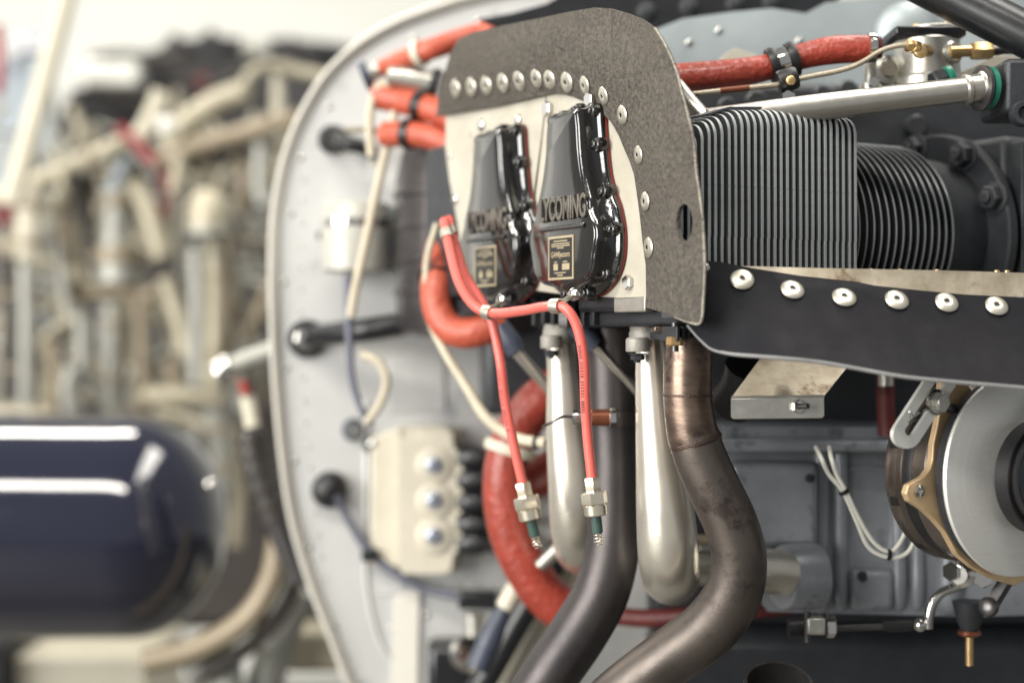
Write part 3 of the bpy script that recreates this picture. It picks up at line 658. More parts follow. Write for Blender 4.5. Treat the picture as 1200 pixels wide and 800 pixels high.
part('line', MB().tube(pth([(790, 113), (840, 107), (880, 103), (913, 99), (944, 91), (975, 85), (997, 79), (1014, 71), (1030, 61), (1046, 55), (1064, 52.5)], .10), px2m(3.1, .1), 12), 'alu_dirty', t)
part('sleeve', MB().tube(pth([(844, 106.6), (878, 103)], .10), px2m(3.6, .1), 12), 'copper_coil', t)
part('elbow', MB().hexa(P(1062, 52.5, .10), V((.9, .2, -.2)), .0055, .012).tube(pth([(1068, 54, .10), (1078, 58, .11), (1088, 60, .13)], .1), .0052, 12), 'brass', t, ang=30)
inst('nut', ME_BRASS, t, P(1078, 61, .105), -BACK, .006)
t = thing('fuel_valve', 'round silver fuel valve with black cap and brass screws', 'fuel valve', P(1086, 110, .17))
vy = .17; c = P(1086, 108, vy); k = px2m(1, vy)
part('body', MB().lathe([(40 * k, 0), (42 * k, 2 * k), (42 * k, 14 * k), (39 * k, 17 * k), (38 * k, 30 * k), (38 * k, 58 * k), (36 * k, 60 * k)], c, UP, 48), 'alu_satin', t)
vcp = part('cap', MB().box(P(1082, 43, vy), RIGHT, BACK, UP, 41 * k, .026, 6 * k), 'black_plastic', t, bevel=.002)
part('top_disc', MB().lathe([(30 * k, 0), (33 * k, 1 * k), (33 * k, 3 * k), (30 * k, 5 * k)], P(1092, 38, vy), UP, 36), 'alu_satin', vcp)
for x, y in ((1064, 36), (1074, 33), (1117, 35), (1108, 31)): inst('screw', ME_BRASS, vcp, P(x, y + 2, vy - .01), UP, .0045)
part('port', MB().lathe([(.010, 0), (.010, .004), (.008, .006), (.001, .006)], P(1114, 62, vy - .022), V((.5, -1, 0)), 20), 'alu_satin', t)
t = thing('brass_fitting', 'brass pipe fitting on the right of the fuel valve', 'fitting', P(1150, 60, .14))
part('body', MB().tube(pth([(1114, 61), (1140, 60)], .14), .0048, 14).hexa(P(1138, 60, .14), RIGHT, .0078, .018), 'brass', t, ang=30)
part('tail', MB().tube(pth([(1162, 60), (1182, 58), (1200, 60)], .14), .0042, 12), 'steel_dark', t)
t = thing('fitting_block', 'small silver banjo fitting below the red hose end', 'fitting', P(1020, 108, .16))
part('stem', MB().lathe([(.010, 0), (.010, .005), (.006, .007), (.006, .028), (.009, .030), (.009, .036)], P(1020, 106, .16), UP, 18), 'alu_satin', t)
part('ring', MB().lathe([(.012, 0), (.013, .001), (.013, .007), (.008, .009), (.007, .012), (.001, .012)], P(1036, 84, .165), V((.2, -1, .1)), 22), 'alu_satin', t)
inst('bolt', ME_BOLT, t, P(1023, 97, .145), -BACK, .0055)
solo('valve_bracket', sheet([(1120, 88), (1168, 64), (1192, 66), (1182, 100), (1125, 100)], lambda x, y: (P(x, y, .19), BACK), .003, step=60, grid=False), 'plate_paint', 'pale angled bracket plate under the brass fitting', 'bracket', bevel=.0006)
t = thing('pushrod_tube', 'satin aluminium pushrod tube lying above the fins', 'tube', P(940, 133, .07))
tp = [(830, 143, .060), (940, 128.5, .065), (1030, 117.5, .07), (1133, 105, .075)]
part('tube', MB().tube([P(*q) for q in tp], [px2m(r, .07) for r in (16, 16, 15.5, 15)], 32), 'tube_silver', t)
dd = (P(*tp[-1]) - P(*tp[-2])).normalized()
part('collar', MB().lathe([(px2m(15, .07), 0), (px2m(18.5, .07), .0015), (px2m(18.5, .07), .004), (px2m(16.5, .07), .0055), (px2m(17, .07), .014), (px2m(20, .07), .0155), (px2m(20, .07), .018)], P(1129, 105.5, .075), dd, 36), 'tube_silver', t)
part('green_seal', MB().lathe([(px2m(20, .07), 0), (px2m(25, .07), .001), (px2m(25, .07), .0055), (px2m(20, .07), .0065)], P(1153, 103, .078), RIGHT + BACK * .25, 40), 'green_ring', t)
part('seal_flange', MB().lathe([(px2m(20, .07), 0), (px2m(27, .07), .001), (px2m(27, .07), .0035), (px2m(20, .07), .0045)], P(1147, 103.6, .0765), RIGHT + BACK * .25, 40), 'steel_dark', t)
t = thing('sensor_nut', 'small dark nut with green ring behind the aluminium tube', 'nut', P(1100, 100, .12)); part('nut', MB().hexa(P(1092, 96, .12), V((1, .2, .3)), .009, .012), 'case_dark', t, ang=30); part('ring', MB().lathe([(.007, 0), (.009, .001), (.009, .005), (.007, .006)], P(1108, 91, .122), V((1, .2, .3)), 20), 'green_ring', t)
solo('inner_tube', MB().tube(pth([(792, 100, .09), (812, 124, .07), (836, 150, .06)], .08), px2m(10, .08), 18), 'tube_silver', 'short silver tube between the seal and the fins', 'tube')
t = thing('rear_casting', 'dark machinery casting glimpsed behind the aluminium tube', 'casting', P(980, 160, .26))
part('body', MB().box(P(1100, 210, .33), RIGHT, BACK, UP, px2m(305, .33), .035, px2m(105, .33)), 'case_dark', t, bevel=.006)
for x, y, r_ in ((850, 128, 12), (884, 122, 14), (960, 112, 10), (990, 108, 12), (1070, 150, 14)):
    part('boss', MB().lathe([(px2m(r_, .22), 0), (px2m(r_, .22), .014), (px2m(r_ * .8, .22), .017), (px2m(r_ * .4, .22), .017)], P(x, y, .285), -BACK, 20), 'case_dark', t)

# grey plenum panel and black top edge
t = thing('plenum_panel', 'light blue-grey metal panel behind the red hose', 'panel', P(900, 130, .36))
part('sheet', sheet([(755, 40), (800, 22), (860, 14), (905, 10), (944, 16), (968, 3), (1030, -2), (1420, -10), (1420, 140), (755, 140)], lambda x, y: (P(x, y, .34 + noise.noise(V((x * .01, y * .01, 5))) * .006), BACK), .003, step=22), 'panel_grey', t)
part('bulge', MB().sphere(P(1062, 40, .345), px2m(40, .34), sc=(1, .5, 1)), 'panel_grey', t)
for x, y in ((807, 50), (936, 48), (842, 36)): inst('rivet', ME_SCREW, t, P(x, y, .338), -BACK, .0035)
solo('panel_tab', sheet([(846, 66), (862, 56), (892, 66), (884, 82), (838, 84)], lambda x, y: (P(x, y, .25), BACK), .002, step=40, grid=False), 'plate_paint', 'pale folded tab just above the red hose', 'tab', bevel=.0005)
t = thing('cowl_edge', 'black top cowl flange with round fasteners above the engine', 'cowl', P(800, 20, .42))
part('flange', sheet([(560, 22), (600, 15), (640, 4), (660, -8), (700, -30), (1010, -30), (975, 8), (940, 20), (900, 16), (780, 36), (700, 40), (600, 40)], lambda x, y: (P(x, y, .40), BACK), .012, step=40, grid=False), 'black_plastic', t, bevel=.002)
for x, y in ((758, 14), (808, 8), (862, 4), (905, 2)): inst('fastener', ME_BOLT_DARK, t, P(x, y, .40), -BACK, .0075)
solo('mount_tube', MB().tube(pth([(1030, -46, .12), (1120, 0, .10), (1200, 40, .08), (1290, 86, .06), (1420, 152, .04)], .1), px2m(26, .09), 28), 'black_plastic', 'thick black engine mount tube crossing the top right corner', 'tube')

# ================================================================== bracket below the strap
t = thing('angle_bracket', 'bent bare aluminium bracket below the rubber strip', 'bracket', P(912, 490, .0))
def brm(x, y): return P(x, y, .0 + .045 * max(0, (466 - y) / 50.)), BACK
part('slope', sheet([(857, 466), (965.5, 464), (997, 425), (997, 410), (898, 410), (888, 424)], brm, .002, step=14), 'alu_dirty', t)
part('lip', sheet([(857, 466.5), (965.5, 464.5), (966, 488), (963, 490), (860, 491), (857, 489)], lambda x, y: (P(x, y, -.001), BACK), .0022, step=40, grid=False), 'alu_satin', t, bevel=.0006)
part('fold', MB().tube([P(857, 466, .0), P(965.5, 464, .0)], .0012, 8), 'alu_satin', t)
part('stud', MB().tube([P(931, 476.5, -.002), P(947, 475.5, -.012)], .0022, 10), 'steel_dark', t); inst('nut', ME_BOLT, t, P(933, 476, -.0015), V((.5, -.85, 0)), .0055)

# ================================================================== alternator
al = thing('alternator', 'alternator with bright pulley disc, gold bracket and slotted arm', 'alternator', A0 - UP * .075)
k = S
pdk = part('pulley_disc', MB().lathe([(.072, .004), (.0785, .003), (.0795, .001), (.0788, -.0008)] + [(.0785 - .0405 * q / 60, -.0009 - .0055 * q / 60 + (.00007 if q % 2 else 0) * random.uniform(.2, 1.6)) for q in range(61)] + [(.034, -.007), (.030, -.007)], A0, EA, 96), 'pulley_brushed', al, ang=35)
part('hub', MB().lathe([(.033, -.006), (.033, -.030), (.034, -.032), (.016, -.032), (.014, -.045), (.004, -.045)], A0, EA, 64), 'case_dark', pdk)
part('pulley_rim', MB().lathe([(.034, -.0125), (.037, -.0125), (.0385, -.014), (.0385, -.0165), (.035, -.022), (.0385, -.028), (.0385, -.031), (.034, -.031)], A0, EA, 72, close=False), 'steel_dark', pdk)
part('fan', MB().lathe([(.05, .006), (.073, .006), (.075, .008), (.075, .014), (.05, .016)], A0, EA, 64), 'case_dark', al)
part('body', MB().lathe([(.055, .023), (.070, .024), (.073, .028), (.073, .040), (.0705, .042), (.0705, .056), (.0735, .058), (.0735, .068), (.071, .073), (.055, .082), (.04, .085)], A0, EA, 72), 'alternator_body', al, ang=30)
part('coil', MB().lathe([(.0708, .0435), (.0714, .046), (.0714, .052), (.0708, .0545)], A0, EA, 72, close=False), 'black_rubber', al)
for a in range(0, 360, 36):
    u = UP * math.cos(R(a)) + EI * math.sin(R(a)); tn = EA.cross(u)
    part('vent', MB().box(A0 + EA * .0630 + u * .0728, EA, tn, u, .004, .0035, .0012), 'black_rubber', al)
GB = [(1104, 440), (1126, 440), (1150, 470), (1160, 560), (1170, 630), (1205, 650), (1215, 672), (1190, 686), (1164, 678), (1140, 665), (1122, 650), (1108, 624), (1096, 610), (1082, 597), (1066, 587), (1062, 578), (1065, 568), (1074, 563), (1083, 558), (1090, 549), (1093, 538), (1094, 520), (1098, 502), (1102, 480)]
hl = [(1076 + 5 * math.cos(a), 575 + 6 * math.sin(a)) for a in [2 * math.pi * q / 14 for q in range(14)]]
gbk = part('gold_bracket', sheet(GB, lambda x, y: (PE(x, y, .0165), EA), .006, holes=[hl], step=12, grid=False), 'gold_anodised', al, bevel=.0008, ang=30)
part('bushing', MB().lathe([(.0028, .002), (.0048, 0), (.0048, -.002), (.003, -.0025)], PE(1076, 575, .0165), EA, 18, close=False), 'chrome', gbk)
for x, y in ((1122, 616), (1112, 478)): part('fan_pin', MB().lathe([(.0035, 0), (.0035, -.006), (.002, -.007)], PE(x, y, .0162), EA, 14), 'black_rubber', gbk)
# slotted arm
def capsule(c0, c1, r, n=10):
    a = V(c0); b = V(c1); d = (b - a).normalized(); nn = V((-d.y, d.x)); out = []
    for j in range(n + 1):
        q = math.pi * j / n; out.append(tuple(b + (nn * math.cos(q) + d * math.sin(q)) * r))
    for j in range(n + 1):
        q = math.pi * j / n; out.append(tuple(a + (-nn * math.cos(q) - d * math.sin(q)) * r))
    return out
arm = thing('slotted_arm', 'flat slotted steel adjusting arm with wired bolt on the alternator', 'bracket', PE(1062, 525, .0))
part('arm', sheet(capsule((1113, 432), (1063, 509), 16.5), lambda x, y: (PE(x, y, .006), EA), .0032, holes=[capsule((1109, 438), (1066, 505), 5.6)], step=5, grid=False), 'arm_zinc', arm, bevel=.0004, ang=30)
bo = PE(1096, 471, .0058)
part('washer', MB().lathe([(.0098, 0), (.0100, -.0003), (.0100, -.0018), (.0096, -.002), (.006, -.002)], bo, EA, 36), 'chrome', arm, ang=30)
inst('bolt', proto('bolt', MB().hexa(Z0, ZU, 1, .85).lathe([(.72, .85), (.70, .9), (.1, .9)], Z0, ZU, 24), 'alu_satin', 30), arm, bo - EA * .002, -EA, .0078, spin=.3)
wp = []
for j in range(40):
    q = j / 39; base = (bo - EA * .006).lerp(PE(1070, 487, .001), q); an = q * 30; wp.append(base + UP * .0007 * math.cos(an) + RIGHT * .0007 * math.sin(an))
part('safety_wire', MB().tube(wp, .0005, 6, n=1).tube(smooth_path([PE(1070, 487, .001), PE(1066, 482, -.001), PE(1068, 493, 0), PE(1074, 491, -.001), PE(1064, 494, -.001)], 5), .0005, 6, n=1), 'chrome', arm)
belt = MB(); bc = A0 - EA * .022; n_ = []
bp_ = [(EI * math.cos(R(a)) * .0395 + UP * math.sin(R(a)) * .0395) for a in range(90, 275, 8)]
bp2 = [bc + EI * .10 + UP * .11] + [bc + q for q in bp_] + [bc + EI * .12 - UP * .065]
rings = []
bps = smooth_path(bp2, 3)
for i, p in enumerate(bps):
    tt = (bps[min(i + 1, len(bps) - 1)] - bps[max(0, i - 1)]).normalized(); nn = EA.cross(tt)
    rings.append([p + EA * .0065 + nn * .004, p - EA * .0065 + nn * .004, p - EA * .0045 - nn * .005, p + EA * .0045 - nn * .005])
solo('drive_belt', belt.loft(rings), 'black_rubber', 'black drive belt round the alternator pulley at right edge', 'belt', ang=30)

# ================================================================== oil sump and parts below
sy = .20
sm = thing('oil_sump', 'blurred grey cast oil sump with vertical ribs below the cylinder', 'oil sump', P(990, 720, sy))
part('body', sheet([(850, 500), (1135, 500), (1400, 520), (1400, 716), (1140, 722), (960, 718), (900, 716), (850, 640)], lambda x, y: (P(x, y, sy + .02), BACK), .12, step=40, grid=False), 'case_grey', sm, bevel=.01)
part('flat_panel', MB().box(P(905, 590, sy + .012), RIGHT, BACK, UP, px2m(52, sy), .012, px2m(50, sy)), 'case_grey', sm, bevel=.006)
part('top_flange', MB().box(P(985, 521, sy + .006), RIGHT, BACK, UP, px2m(150, sy), .018, px2m(7, sy)), 'case_grey', sm, bevel=.003)
for x, wd, pr in ((962, 10, .016), (985, 9, .02), (1053, 9, .014), (1075, 8, .018), (1112, 14, .02)):
    part('rib', MB().tube([P(x, 530, sy + .018), P(x, 640, sy + .018), P(x, 700, sy + .018), P(x, 714, sy + .028)], [px2m(wd, sy)] * 3 + [px2m(wd * .6, sy)], 20), 'case_grey', sm)
for x, y in ((948, 560), (1010, 676)): inst('bolt', ME_BOLT_DARK, sm, P(x, y, sy + .001 if x < 960 else sy + .009), -BACK, .004)
part('casting_line', MB().tube(pth([(995, 548), (1040, 552), (1046, 600), (1042, 655)], sy + .019), px2m(2.5, sy), 8), 'case_grey', sm)
part('recess_plate', MB().box(P(1020, 690, sy + .018), RIGHT, BACK, UP, px2m(26, sy), .010, px2m(24, sy)), 'case_grey', sm, bevel=.006)
part('port', MB().lathe([(px2m(39, sy), .03), (px2m(38, sy), .0), (px2m(36, sy), -.004), (px2m(29, sy), -.004)], P(920, 676, sy - .010), V((.93, .36, 0)), 40), 'case_grey', sm)
solo('inlet_tube', MB().tube([P(872, 668, sy - .055), P(905, 669, sy - .03), P(930, 674, sy - .012)], px2m(26, sy), 28), 'intake_silver', 'bright tube stub entering the sump beside the exhaust pipe', 'tube')
solo('clamp_tube', MB().tube(pth([(800, 660, .24), (850, 662, .24), (880, 664, .22)], .24), px2m(26, .24), 24), 'alu_satin', 'grey metal tube between silver intake and exhaust pipe', 'tube')
solo('spacer_tube', MB().tube(pth([(800, 632, .22), (842, 632, .22)], .22), px2m(6, .22), 14), 'bg_tan', 'small tan spacer between silver intake and exhaust pipe', 'spacer')
lw = thing('lower_case', 'dark lower casing filling the bottom right below the sump', 'casing', P(1000, 800, .3))
part('body', MB().box(P(1100, 800, .36), RIGHT, BACK, UP, px2m(340, .36), .05, px2m(75, .36)), 'case_dark', lw, bevel=.02)
part('upper_wall', MB().box(P(1100, 560, .37), RIGHT, BACK, UP, px2m(340, .37), .03, px2m(180, .37)), 'case_dark', lw, bevel=.01)
solo('pipe_mouth', MB().lathe([(px2m(40, .1), -.02), (px2m(40, .1), .05), (px2m(36, .1), .05), (px2m(36, .1), .0)], P(907, 856, .1), V((0, -.45, .89)), 40, close=False), 'steel_dark', 'round grey pipe mouth at the bottom edge', 'pipe')
ww = thing('wire_loop', 'two white wires tied with black ties looping below the bracket', 'wires', P(1040, 654, .15))
wy = .13
part('wire', MB().tube(pth([(956, 524, .16), (962, 536), (971, 555), (988, 576), (1004, 611), (1018, 641), (1041, 652.5), (1060, 649.5), (1070.5, 635.5), (1073, 615), (1072, 600, .12)], wy), px2m(2.7, wy), 10), 'wire_white', ww)
part('wire', MB().tube(pth([(972, 524, .16), (974, 536), (981, 557), (991, 575), (1008, 610), (1025, 636), (1042, 646), (1053, 638), (1062, 620), (1066, 600, .12)], wy), px2m(2.7, wy), 10), 'wire_white', ww)
for x, y, d in ((989, 576, V((.5, 0, -.85))), (1041.5, 649.5, V((1, 0, -.1)))): part('tie', clampring(d, P(x, y, wy), px2m(4.8, wy), .0032, th=.001), 'black_plastic', ww)
ck = thing('control_lever', 'chrome control lever with ball joint below the sump', 'lever', P(1088, 731, .14))
ly = .14
part('arm', MB().tube(pth([(1134, 668), (1132, 682), (1118, 688), (1104, 694), (1093, 706), (1089, 720), (1088, 736)], ly), [px2m(r, ly) for r in (7, 6, 5.5, 5.5, 6, 6, 5.5)], 14), 'chrome', ck)
part('pivot', MB().lathe([(.011, 0), (.012, .002), (.012, .010), (.008, .012), (.008, .018), (.001, .018)], P(1132, 670, ly), V((-.6, -.8, 0)), 24), 'chrome', ck)
inst('nut', ME_BOLT, ck, P(1118, 669, ly - .008), V((-.7, -.7, 0)), .0085)
part('ball_joint', MB().sphere(P(1078, 732, ly), px2m(8, ly)), 'chrome', ck)
rd = thing('control_rod', 'dark control rod with rod ends along the sump bottom', 'rod', P(1000, 736, ly))
part('rod', MB().tube(pth([(960, 736), (1060, 733)], ly + .01), px2m(4, ly), 12), 'steel_dark', rd)
part('rod_end', MB().tube(pth([(1034, 733), (1052, 733), (1074, 732)], ly + .01), [px2m(6, ly), px2m(7, ly), px2m(6, ly)], 16), 'black_rubber', rd)
part('clevis', MB().box(P(955, 732, ly), RIGHT, BACK, UP, px2m(11, ly), .008, px2m(10, ly)), 'alu_satin', rd, bevel=.002)
part('clevis_pin', MB().tube(pth([(946, 716), (946, 752)], ly - .004), px2m(4, ly), 12), 'steel_dark', rd)
inst('nut', ME_BOLT, rd, P(968, 733, ly), RIGHT, .010)
part('grip', MB().tube(pth([(924, 736), (946, 735)], ly + .01), px2m(12, ly), 16), 'black_rubber', rd)
l2_ = thing('idle_lever', 'flat steel lever with round nut below the pulley', 'lever', P(1160, 712, .13))
part('arm', MB().tube(pth([(1190, 664), (1178, 682), (1162, 708)], .13), px2m(9, .13), 4), 'steel_dark', l2_, ang=30)
part('pivot', MB().lathe([(.007, 0), (.008, .001), (.008, .008), (.005, .010), (.001, .010)], P(1161, 711, .13), V((-.6, -.7, .2)), 22), 'steel_dark', l2_)
inst('bolt', ME_BOLT, l2_, P(1152, 676, .13), V((-.3, -.9, 0)), .009); inst('bolt', ME_BOLT, l2_, P(1180, 668, .12), V((-.3, -.9, .2)), .007)
dr = thing('drain_fitting', 'small brass drain fitting hanging below the sump', 'fitting', P(1136, 779, .15))
part('cone', MB().lathe([(px2m(7, .15), 0), (px2m(14, .15), .012), (px2m(20, .15), .030)], P(1136, 745, .15), UP, 24), 'case_dark', dr)
part('flange', MB().lathe([(px2m(10, .15), 0), (px2m(14, .15), .002), (px2m(12, .15), .005)], P(1136, 745, .15), UP, 24), 'copper_coil', dr)
part('stem', MB().tube(pth([(1136, 746), (1136, 779)], .15), px2m(4.6, .15), 14), 'brass', dr)
solo('oil_hose', MB().tube(pth([(1038, 425), (1038, 470), (1040, 510)], .20), px2m(11, .2), 16), 'hose_dark_red', 'dark red vertical hose behind the rubber strip', 'hose')
solo('oil_hose_collar', MB().tube(pth([(1038, 425), (1038, 452)], .192), px2m(9, .2), 16), 'alu_satin', 'silver collar on top of the dark red vertical hose', 'collar')
solo('red_pipe', MB().tube(pth([(690, 716, .36), (760, 724, .33), (860, 716, .30), (930, 708, .30)], .3), px2m(11, .3), 16), 'hose_dark_red', 'dark red pipe crossing behind both exhaust pipes at bottom', 'pipe')
solo('black_hose', MB().tube(pth([(880, 430, .12), (874, 450, .13), (858, 470, .15)], .13), px2m(30, .13), 20), 'black_rubber', 'black rounded duct behind the aluminium bracket', 'duct')

# ================================================================== hoses and fittings in front of the firewall
def yb(px, py, off): return PB(px, py, off).y
hose('orange_hose', [(448, 70 + 10, .46), (472, 70, .44), (510, 56, .42), (562, 40, .44), (600, 34, .42), (650, 34, .42)], .4, [10, 12, 13, 13, 13, 13], 'hose_orange', 'orange hose at the top running behind the fabric seal', 'hose', clamps=((.32, 'bg_ivory'),))
hose('hose_fitting', [(425, 90), (440, 84), (466, 74)], .46, [14, 10, 9], 'alu_satin', 'silver end fitting on the top orange hose by the rim', 'fitting', clamps=((.2, 'boot_blue'),))
hose('orange_hose', [(440, 112, .46), (470, 118, .45), (500, 126, .43), (535, 140, .41)], .4, 16, 'hose_orange', 'upper of two orange hoses left of the fabric seal', 'hose', clamps=((.62, 'black_plastic'),))
hose('orange_hose', [(452, 158, .45), (480, 157, .43), (505, 161, .42), (535, 174, .41)], .4, 15, 'hose_orange', 'lower of two orange hoses left of the fabric seal', 'hose', clamps=((.38, 'black_plastic'),))
hose('vent_tube', [(455, 88), (485, 92), (514, 100)], .44, [11, 14, 15], 'alu_satin', 'short grey tube with dark mouth above the orange hoses', 'tube', clamps=((.97, 'black_rubber'),))
hose('cream_hose', [(436, 192), (433, 150), (437, 115), (449, 99), (461, 111), (461, 140), (452, 178), (440, 230), (427, 290), (416, 340), (411, 372)], .45, 5.2, 'cable_cream', 'cream hose bent in a tight loop in front of the canister', 'hose', clamps=((.02, 'boot_blue'),))
t = thing('canister', 'short grey metal canister mounted on the firewall', 'canister', PB(417, 320, .02))
cq = PB(417, 319, .045)
part('body', MB().lathe([(.036, 0), (.0385, .002), (.0385, .074), (.036, .077), (.031, .078)], cq, UP, 40), 'canister_paint', t)
part('strap', MB().lathe([(.0386, .05), (.0394, .05), (.0394, .058), (.0386, .058)], cq, UP, 40, close=False), 'chrome', t)
part('bracket', MB().box(PB(440, 278, .012), EBX, EB, UP, .038, .010, .036), 'panel_grey', t, bevel=.002)
inst('bolt', ME_BOLT, t, PB(378, 276, .01), -EB, .007)
t = thing('cable_grommet', 'black round cable grommet on the upper firewall', 'grommet', PB(390, 178, .0))
part('boot', MB().lathe([(.016, 0), (.017, .004), (.013, .010), (.013, .018), (.008, .024), (.001, .025)], PB(390, 164), -EB, 24), 'black_rubber', t)
part('cable', MB().tube([PB(392, 163, .02), PB(405, 168, .05), PB(424, 172, .05), PB(438, 180, .04)], .0085, 14), 'black_rubber', t)
hose('thin_pipe', [(404, 153), (430, 152), (458, 156)], .46, 3, 'bg_tan', 'thin tan pipe right of the black cable grommet', 'pipe')
t = thing('breather_pipe', 'thick black pipe leaving the firewall through a chrome ringed hole', 'pipe', PB(360, 415, .0))
part('grommet', MB().lathe([(.0155, 0), (.021, .001), (.022, .005), (.020, .009), (.0155, .009)], PB(360, 397), -EB, 36, close=False), 'black_rubber', t)
part('ring', MB().lathe([(.004, .0005), (.0165, .001), (.0165, .004), (.013, .006), (.006, .006)], PB(360, 397), -EB, 36), 'chrome', t)
part('tube', MB().tube([PB(362, 395, .004), PB(380, 392, .035), PB(425, 387, .07), PB(470, 380, .08), PB(510, 372, .08), PB(560, 366, .07)], [.010, .0125, .013, .013, .013, .013], 20), 'black_plastic', t)
hose('orange_hose', [(556, 205, .47), (536, 240, .42), (518, 285, .37), (511, 330, .34), (514, 366, .33), (532, 388, .32), (562, 388, .31), (592, 374, .31)], .3, [15, 15, 17, 18, 18, 18, 18, 17], 'hose_orange', 'thick orange hose elbow left of the blurred rocker cover', 'hose', clamps=((.42, 'steel_dark'),), cw=.002)
hose('cream_cable', [(512, 262, .32), (500, 310, .33), (502, 370, .33), (520, 410, .32), (545, 450, .31), (572, 492, .30), (605, 513, .29), (640, 519, .27)], .3, [4, 4, 4, 5, 6, 6.5, 6.5, 6.5], 'cable_cream', 'cream sheathed cable curving down to the dark clamp', 'cable', clamps=((.97, 'black_rubber'),))
hose('big_red_hose', [(672, 448, .36), (636, 466, .36), (606, 505, .36), (592, 556, .36), (596, 612, .36), (616, 664, .36), (648, 705, .36), (694, 730, .36)], .36, 26, 'hose_red', 'big red hose loop behind the left ignition lead tip', 'hose', clamps=((.36, 'bg_ivory'),), cw=.010)
hose('red_branch_hose', [(588, 575, .40), (625, 562, .40), (665, 540, .40), (700, 520, .40)], .40, 24, 'hose_red', 'red hose branch behind the left silver intake pipe', 'hose')
hose('diagonal_rod', [(632, 664), (652, 644), (676, 618)], .33, 8, 'alu_satin', 'short silver rod inside the big red hose loop', 'rod')
t = thing('junction_block', 'cream plastic junction block with three screws on the firewall', 'junction block', PB(500, 670, .0))
part('base_plate', sheet([(434, 512), (470, 500), (540, 500), (540, 668), (434, 664)], lambda x, y: (PB(x, y, .010), EB), .010, step=60, grid=False), 'plastic_cream', t, bevel=.003)
part('body', sheet([(468, 500), (520, 499), (530, 508), (531, 524), (542, 532), (543, 556), (534, 565), (542, 574), (543, 598), (534, 607), (542, 616), (543, 640), (532, 648), (528, 668), (520, 672), (472, 672), (467, 662)], lambda x, y: (PB(x, y, .040), EB), .030, step=9, grid=False), 'plastic_cream', t, bevel=.004)
for yy in (544.5, 586, 627.5):
    sb = part('screw_boss', MB().lathe([(.020, 0), (.020, .003), (.017, .005), (.012, .005)], PB(509, yy, .0395), -EB, 28), 'plastic_cream', t)
    part('screw', MB().lathe([(.0095, 0), (.0095, .004), (.007, .006), (.004, .006), (.0035, .003), (.001, .003)], PB(509, yy, .043), -EB, 20), 'screw_blue', sb)
for i_, yy in enumerate((536, 562, 588, 614, 636)):
    t = thing('plug_connector', ['topmost', 'second', 'middle', 'fourth', 'lowest'][i_] + ' black plug in the column right of the cream block', 'plug', PB(548, yy + 8, .03), 'black plugs beside the junction block')
    part('shell', MB().tube([PB(540, yy, .03), PB(552, yy, .035), PB(566, yy + 1, .04)], [.0125, .014, .012], 14), 'black_plastic', t)
    part('wire', MB().tube([PB(564, yy + 1, .04), PB(580, yy + 3, .04), PB(600, yy + 12, .03), PB(625, yy + 20, .02)], .008, 10), 'black_rubber', t)
t = thing('sensor_boot', 'black sensor boot with thin grey cable on the lower firewall', 'sensor', PB(388, 590, .0))
part('boot', MB().lathe([(.017, 0), (.021, .003), (.021, .010), (.019, .018), (.013, .024), (.001, .026)], PB(387, 573), -EB, 26), 'black_rubber', t)
part('cable', MB().tube([PB(394, 580, .022), PB(402, 596, .016), PB(414, 618, .012), PB(434, 646, .010), (PB(462, 671, .012)), PB(498, 690, .02), PB(548, 700, .03)], [.0055, .0045, .0045, .006, .005, .005, .005], 12), 'cable_grey', t)
part('tie', MB().box(PB(434, 650, .012), RIGHT, BACK, UP, .010, .006, .007), 'black_plastic', t, bevel=.002)
part('plug', MB().box(PB(560, 702, .03), RIGHT, BACK, UP, .022, .012, .010), 'black_plastic', t, bevel=.003)
hose('drain_cable', [(408, 322, .49), (409, 380, .49), (412, 440, .49), (424, 480, .49), (436, 500, .49)], .49, [6, 5, 4.5, 4, 4], 'cable_grey', 'dark grey cable hanging down below the canister', 'cable')
hose('cream_wire', [(424, 415, .48), (444, 424, .475), (453, 446, .475), (446, 472, .48), (430, 495, .485)], .48, 5, 'cable_cream', 'short cream wire loop below the black pipe', 'wire')
t = thing('firewall_stud', 'dark bulkhead stud with nut left of the cream wire loop', 'fitting', PB(416, 510, 0))
part('washer', MB().lathe([(.013, 0), (.013, .003), (.010, .004)], PB(414, 503), -EB, 22), 'boot_blue', t); inst('nut', ME_BOLT, t, PB(414, 503, .004), -EB, .0095)
t = thing('ring_terminal', 'round terminal with pale centre above the junction block', 'terminal', PB(438, 528, 0))
part('ring', MB().lathe([(.006, 0), (.0125, .001), (.0125, .006), (.006, .008)], PB(438, 520), -EB, 24), 'black_rubber', t); inst('screw', ME_SCREW, t, PB(438, 520, .006), -EB, .007)
t = thing('pump_unit', 'black unit with bright round cap at the bottom of the firewall', 'pump', PB(545, 800, .0))
part('housing', MB().box(PB(548, 785, .03), EBX, EB, UP, .045, .03, .034), 'black_plastic', t, bevel=.008)
part('cap', MB().lathe([(.018, 0), (.021, .003), (.021, .016), (.017, .022), (.001, .024)], PB(546, 768, .055), V((.3, -.9, .35)), 30), 'chrome', t)
part('port', MB().lathe([(.010, 0), (.010, .02), (.012, .021), (.012, .028)], PB(556, 748, .05), UP, 20), 'alu_satin', t)
hose('braided_hose', [(604, 690, .40), (590, 715, .40), (576, 745, .40), (560, 782, .40)], .4, [9, 9, 14, 14], 'boot_blue', 'dark diagonal hose with pale tip beside the black pump', 'hose', clamps=((.1, 'bg_ivory'),), cw=.03)
hose('mount_strut', [(690, 640, .50), (640, 730, .52), (575, 850, .54)], .5, 22, 'bg_ivory', 'pale diagonal strut behind the exhaust pipe at the bottom', 'strut')
